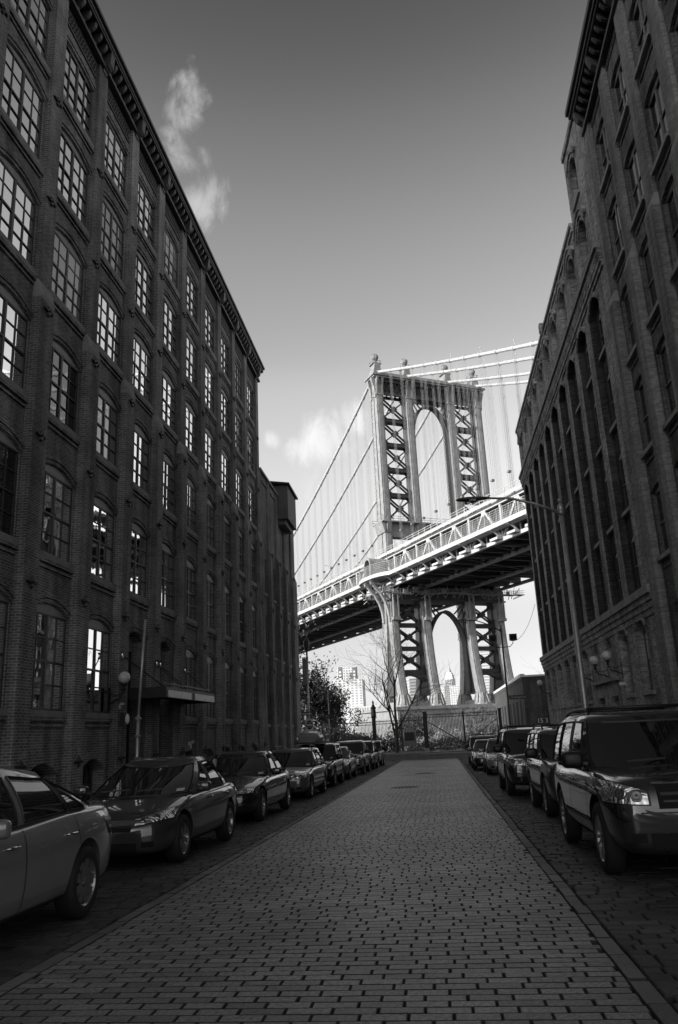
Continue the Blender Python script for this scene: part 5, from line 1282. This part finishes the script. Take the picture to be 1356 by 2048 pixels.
    for sg in (.15,-.55):     # wipers
        mb = MB(); y0 = sg*wb; y1 = y0+.5*wb*(1 if sg < 0 else 1); mb.bar((fb-.02-fc*.1,y0,belt(fb)+.10),(fb-.10-fc*.15,min(y1,wb*.72),belt(fb)+.115),.02,.02); obj('wiper', mb, M['black'], root)
    return root

def sh_taper(l0, h0, l1, h1):
    return lambda u: (lerp(l0,l1,u), lerp(h0,h1,u))
def sedan(L, W, H, paint_lift=0, nose=0, rim='five', wr=.315, fb=None, ft=None, style='a'):
    a = L/2; dz = paint_lift
    st = [(0,.52,.50,.52,.30),(.05,.72,.57,.60,.21),(.18,.86,.645,.69,.185),(.45,.95,.71,.78,.185),(.85,.99,.775,.86,.19),(1.2,1.0,.84,.925,.19),(1.55,1.0,.885,.93,.19),
          (L*.5,1.0,.905,.93,.185),(L-1.5,1.0,.925,.95,.19),(L-.95,.99,.935,.985,.20),(L-.5,.955,.93,.995,.215),(L-.2,.89,.89,.965,.235),(L-.06,.78,.76,.84,.26),(L,.62,.60,.66,.34)]
    fb = a-1.12 if fb is None else a-fb; ft = fb-.92 if ft is None else fb-ft; rb, rt = -a+.55, -a+1.35
    mid = (fb+rb)/2
    gh = dict(zb=.875, wt=.665, fb=fb, ft=ft, rb=rb, rt=rt, wedge=.018, arc=.075, wb=.915, bulge=.045, fc=.42, rc=.30,
              side=[(fb-.72,ft-.32),(mid+.03,mid+.06),(mid-.09,mid-.03),(rb+.72,rt+.30)], glass=[(0,1),(2,3)])
    return dict(L=L, W=W, H=H, st=st, gh=gh, axles=(a-.92, -a+1.02), wr=wr, rim=rim, sill=.27, doors=((fb-.48,fb-.40),(mid-.02,mid-.03),(rb+.98,rb+.52)),
        hood=(fb+.05,a-.28,.80,.62), mirror=(fb-.56,.985), handles=(mid+.22, rb+.80), hz=.80,
        front_items=[('headlight',.46,.93,0,0,'lens',dict(sh=sh_taper(.555,.64,.63,.755),off=.008,ny=14)),('grille',-.40,.40,.545,.63,'black',dict(both=False)),('bumper_intake',-.55,.55,.25,.36,'black',dict(both=False)),('fog_lamp',.62,.78,.30,.37,'void',dict(off=.006)),('number_plate',-.17,.17,.40,.51,'plate',dict(both=False,off=.016))],
        rear_items=[('tail_light',.50,.93,.70,.86,'tail',dict(off=.008)),('number_plate',-.17,.17,.62,.73,'plate',dict(both=False,off=.014)),('bumper_trim',-.8,.8,.30,.36,'black',dict(both=False))],
        side_items=[('sill_trim',-a+1.4,a-1.3,.215,.25,'black',.004)])
def suv(L, W, H, boxy=0, rim='double', wr=.36, rails=True, hoodz=1.0, extra=0.):
    a = L/2; q = boxy; hz_ = hoodz
    st = [(0,.66,hz_-.36,hz_-.33,.38),(.04,.82,hz_-.20,hz_-.15,.30),(.14,.92,hz_-.07,hz_-.005,.27),(.38,.965,hz_-.035,hz_+.03,.27),(.8,.99,hz_-.005,hz_+.065,.27),(1.15,1.0,hz_+.02,hz_+.08,.27),(1.5,1.0,hz_+.03,hz_+.05,.26),
          (L*.5,1.0,hz_+.04,hz_+.05,.26),(L-1.0,1.0,hz_+.05,hz_+.06,.27),(L-.45,.985,hz_+.05,hz_+.06,.29),(L-.14,.94,hz_+.03,hz_+.05,.32),(L-.03,.84,hz_-.12,hz_-.1,.36),(L,.70,hz_-.35,hz_-.33,.42)]
    fb = a-1.10; ft = fb-(.80 - .3*q); rb = -a+.10; rt = -a+.42-.18*q; mid = (fb+rb)/2+.22
    zb_ = hz_+.01
    gh = dict(zb=zb_, wt=.80+.05*q, fb=fb, ft=ft, rb=rb, rt=rt, wedge=.012, arc=.045, wb=.945, bulge=.028, fc=.30-.08*q, rc=.14,
              side=[(fb-.50+.08*q,ft-.20),(mid+.05,mid+.06),(mid-.08,mid-.05),(rb+1.02,rt+.92),(rb+.92,rt+.80),(rb+.30,rt+.22)], glass=[(0,1),(2,3),(4,5)])
    P = dict(L=L, W=W, H=H, st=st, gh=gh, axles=(a-.93, -a+1.05), wr=wr, rim=rim, sill=.36, gap=.07, doors=((fb-.36,fb-.30),(mid-.01,mid-.01),(rb+1.05,rb+.98)),
        hood=(fb+.05,a-.2,.82,.66), mirror=(fb-.40,zb_+.13), handles=(mid+.22, rb+1.22), hz=hz_-.11, msize=(.09,.13,.10), mmat=M['black'],
        front_items=[('headlight',.50,.95,0,0,'lens',dict(sh=sh_taper(hz_-.27,hz_-.13,hz_-.27,hz_-.05),off=.008,ny=14)),('grille',-.40,.40,hz_-.30,hz_-.12,'black',dict(both=False)),('grille_bar',-.38,.38,hz_-.225,hz_-.19,'chrome',dict(both=False,off=.014)),('bumper_intake',-.62,.62,.38,.50,'black',dict(both=False)),('fog_lamp',.66,.80,.41,.50,'void',dict(off=.006)),('number_plate',-.17,.17,.54,.64,'plate',dict(both=False,off=.02)),('bumper_trim',-.86,.86,hz_-.375,hz_-.36,'black',dict(both=False))],
        rear_items=[('tail_light',.70,.94,hz_-.25,hz_+.0,'tail',dict(off=.008)),('number_plate',-.17,.17,.75,.86,'plate',dict(both=False,off=.014))],
        side_items=[('side_moulding',-a+1.45,a-1.38,.50,.545,'black',.012),('sill_trim',-a+1.45,a-1.38,.29,.335,'black',.006)])
    if rails: P['rails'] = (ft-.35, rt+.25); P['bars'] = (mid+.3, rb+1.0)
    return P
def wagon(L, W, H, rim='seven', wr=.32):
    P = sedan(L, W, H, rim=rim, wr=wr); a = L/2
    P['st'] = [(0,.60,.54,.56,.30),(.04,.78,.62,.66,.22),(.15,.90,.70,.75,.19),(.45,.96,.75,.81,.19),(.9,.99,.80,.87,.19),(1.25,1.0,.86,.925,.19),(1.6,1.0,.89,.92,.19),(L*.5,1,.91,.92,.185),(L-1,1,.92,.93,.19),(L-.45,.98,.93,.95,.21),(L-.14,.93,.91,.93,.24),(L-.03,.82,.78,.80,.28),(L,.66,.6,.62,.36)]
    g = P['gh']; g['rb'] = -a+.14; g['rt'] = -a+.55; rb, rt, fb, ft = g['rb'], g['rt'], g['fb'], g['ft']; mid = (fb+rb)/2+.28; g['wt'] = .72; g['arc'] = .05
    g['side'] = [(fb-.66,ft-.28),(mid+.04,mid+.05),(mid-.08,mid-.05),(rb+1.1,rt+1.0),(rb+1.0,rt+.88),(rb+.34,rt+.26)]; g['glass'] = [(0,1),(2,3),(4,5)]; g['rc'] = .16
    P['doors'] = ((fb-.48,fb-.40),(mid-.02,mid-.02),(rb+1.15,rb+1.02)); P['handles'] = (mid+.22, rb+1.3)
    P['front_items'][0] = ('headlight',.44,.90,0,0,'lens',dict(sh=sh_taper(.58,.70,.60,.735),off=.008,ny=14)); P['front_items'][1] = ('grille',-.34,.34,.56,.69,'black',dict(both=False))
    P['rails'] = (ft-.4, rt+.3); P['side_items'].append(('side_moulding',-a+1.4,a-1.35,.50,.54,'black',.01))
    return P
GL, GR = 'cars parked along the left kerb', 'cars parked along the right kerb'
def xl(w, y): return w - .0137*y*0 - .87
# left row (street side wheels near x=-3.6 .. -4.1)
P = sedan(4.62, 1.78, 1.455, rim='cover', wr=.325); P['hmat'] = 'chrome'; P['gh']['wt'] = .69
P['gh']['rb'] = -2.31+.52; P['gh']['rt'] = -2.31+1.50; P['gh']['arc'] = .12; P['gh']['side'] = [(.47,-.02),(.02,.02),(-.10,-.06),(-.92,-.70),(-.98,-.76),(-1.30,-.90)]; P['gh']['glass'] = [(0,1),(2,3),(4,5)]; P['gh']['rc'] = .25
P['doors'] = ((.70,.78),(-.05,-.06),(-1.22,-1.02)); P['handles'] = (.18,-.88)
P['st'] = [(d_, w_, zs+(.07 if d_ > 2.6 else .03 if d_ > 1.5 else 0), zc+(.085 if d_ > 2.6 else .03 if d_ > 1.5 else 0), zb_) for d_, w_, zs, zc, zb_ in P['st']]; P['gh']['zb'] = .915; P['gh']['wedge'] = .032
car('parked_sedan', 'silver grey sedan cut off by the left edge of the picture, nearest on the left', 'car', -4.42, 6.70, -1, P, paint('paint_silver_grey', .22, .5, .28), GL)
P = sedan(4.50, 1.76, 1.435, rim='five', wr=.318, fb=.92, ft=1.18); P['front_items'][1] = ('grille',-.46,.46,.50,.555,'black',dict(both=False)); P['front_items'].insert(2, ('grille_bar',-.50,.50,.57,.63,'chrome',dict(both=False,off=.012)))
P['front_items'].append(('bumper_lip',-.7,.7,.215,.235,'black',dict(both=False))); P['hmat'] = 'paint'
car('parked_sedan', 'dark wedge nosed sedan with steep windshield behind the silver sedan on the left', 'car', -4.62, 13.05, -1, P, paint('paint_graphite', .045, .4, .28), GL)
P = sedan(4.90, 1.85, 1.46, rim='ten', wr=.33, fb=1.30, ft=.95); P['front_items'][0] = ('headlight',.44,.88,0,0,'lens',dict(sh=sh_taper(.60,.69,.61,.70),off=.008,ny=12)); P['front_items'][1] = ('grille',-.26,.26,.34,.68,'black',dict(both=False))
P['front_items'][4] = ('number_plate',-.17,.17,.42,.52,'plate',dict(both=False,off=.016)); P['side_items'].append(('sill_chrome',-1.05,1.15,.255,.27,'chrome',.006))
car('parked_sedan', 'glossy black executive sedan with tall front grille, third car on the left', 'car', -4.86, 19.35, -1, P, paint('paint_black', .012, .1, .2), GL)
P = wagon(4.72, 1.80, 1.47, 'seven'); 
car('parked_wagon', 'mid grey station wagon with four lamp clusters, fourth car on the left', 'car', -4.88, 26.3, -1, P, paint('paint_mid_grey', .11, .5, .3), GL)
P = suv(4.42, 1.78, 1.60, .3, 'six', .335, False, .93)
car('parked_suv', 'black compact sport utility car with a cargo pod on its roof, fifth on the left', 'car', -5.02, 32.7, -1, P, paint('paint_black_two', .016, .2, .22), GL)
P = sedan(4.55, 1.74, 1.42, rim='seven', wr=.31); P['side_items'].append(('side_moulding',-.9,1.0,.47,.505,'chrome',.01))
car('parked_sedan', 'grey rounded sedan parked right behind the car with the roof pod', 'car', -5.08, 38.6, -1, P, paint('paint_grey_three', .15, .5, .3), GL)
P = suv(4.75, 1.88, 1.70, .0, 'double', .36, False, .98)
car('parked_suv', 'large pale grey crossover standing taller than its neighbours far down the left kerb', 'car', -5.02, 44.4, -1, P, paint('paint_pale_grey', .24, .5, .3), GL)
P = suv(4.5, 1.78, 1.66, .25, 'six', .345, True, .95)
car('parked_suv', 'dark sport utility car second from the far end of the left row', 'car', -5.02, 51.2, -1, P, paint('paint_dark_two', .03, .3, .25), GL)
P = suv(4.0, 1.68, 1.70, .8, 'six', .36, False, 1.0)
car('parked_suv', 'small boxy pale off roader at the far end of the left row', 'car', -5.0, 57.8, -1, P, paint('paint_light', .28, .3, .3), GL)
# right row
P = suv(4.78, 1.96, 1.77, .15, 'double', .375, True, 1.06); P['front_items'][0] = ('headlight',.60,.965,0,0,'lens',dict(sh=sh_taper(.775,.90,.79,1.01),off=.008,ny=16)); P['front_items'][1] = ('grille',-.50,.50,.73,.955,'black',dict(both=False)); P['front_items'][2] = ('grille_bar',-.47,.47,.855,.885,'iron',dict(both=False,off=.014)); P['front_items'].append(('grille_bar',-.45,.45,.79,.81,'iron',dict(both=False,off=.014))); P['front_items'][5] = ('number_plate',-.2,.2,.53,.66,'void',dict(both=False,off=.01)); P['front_items'].append(('grille_surround',-.53,.53,.965,.985,'chrome',dict(both=False,off=.008)))
car('parked_suv', 'big black sport utility car with roof rails and paired spoke wheels, nearest on the right', 'car', 2.64, 11.25, -1, P, paint('paint_black_three', .018, .2, .2), GR)
P = suv(4.41, 1.80, 1.66, .75, 'six', .36, True, 1.03); P['front_items'][0] = ('headlight',.56,.80,.78,.94,'void',dict(off=.006)); P['front_items'][1] = ('grille',-.45,.45,.78,.93,'black',dict(both=False)); P['gap'] = .09
car('parked_suv', 'boxy dark grey off roader with squared wheel arches, second on the right', 'car', 2.78, 17.85, -1, P, paint('paint_dark_grey', .06, .4, .3), GR)
P = suv(4.80, 1.90, 1.76, .35, 'double', .38, True, 1.06); P['side_items'][0] = ('side_moulding',-.95,1.0,.56,.60,'chrome',.012)
car('parked_suv', 'dark sport utility car with bright side steps and roof rack, third on the right', 'car', 2.58, 24.3, -1, P, paint('paint_dark_three', .035, .35, .22), GR)
P = sedan(4.2, 1.72, 1.50, rim='seven', wr=.305)
car('parked_sedan', 'pale silver small car mostly hidden behind the dark car with the roof rack', 'car', 2.66, 37.4, -1, P, paint('paint_silver_two', .33, .6, .3), GR)
P = sedan(4.5, 1.76, 1.47, rim='five', wr=.315)
car('parked_sedan', 'dark sedan standing slightly out from the kerb in the far right row', 'car', 2.32, 43.2, -1, P, paint('paint_dark_four', .03, .3, .22), GR)
P = suv(4.6, 1.82, 1.70, .2, 'six', .35, True, .98)
car('parked_suv', 'light silver crossover at the far end of the right row', 'car', 2.45, 50.3, -1, P, paint('paint_silver_three', .30, .6, .3), GR)
# cargo pod riding on the fifth left car
t = thing('cargo_pod', 'rounded grey cargo pod strapped on the roof of the black compact car', 'roof box', (-5.15, 32.0, gz(32)+1.66)); mb = MB()
rows = []
for k in range(9):
    q = k/8; s_ = max(.05, (1-abs(2*q-1)**2.6)); rows.append([(.50*math.copysign(abs(math.cos(a))**.6, math.cos(a))*(.6+.4*s_), -1.0+2.0*q, .02+.40*max(0,math.sin(a))**.7*s_ if math.sin(a) > 0 else .0) for a in [math.pi*j/12 for j in range(13)]])
for r0, r1 in zip(rows, rows[1:]):
    for j in range(12): mb.quad(r0[j], r0[j+1], r1[j+1], r1[j])
mb.add(rows[0], [tuple(range(13))]); mb.add(rows[-1], [tuple(range(12,-1,-1))]); obj('shell', mb, M['pod'], t, True)
mb = MB(); mb.box(-.48,.48,-.9,.9,-.06,.03); obj('tray', mb, M['black'], t)
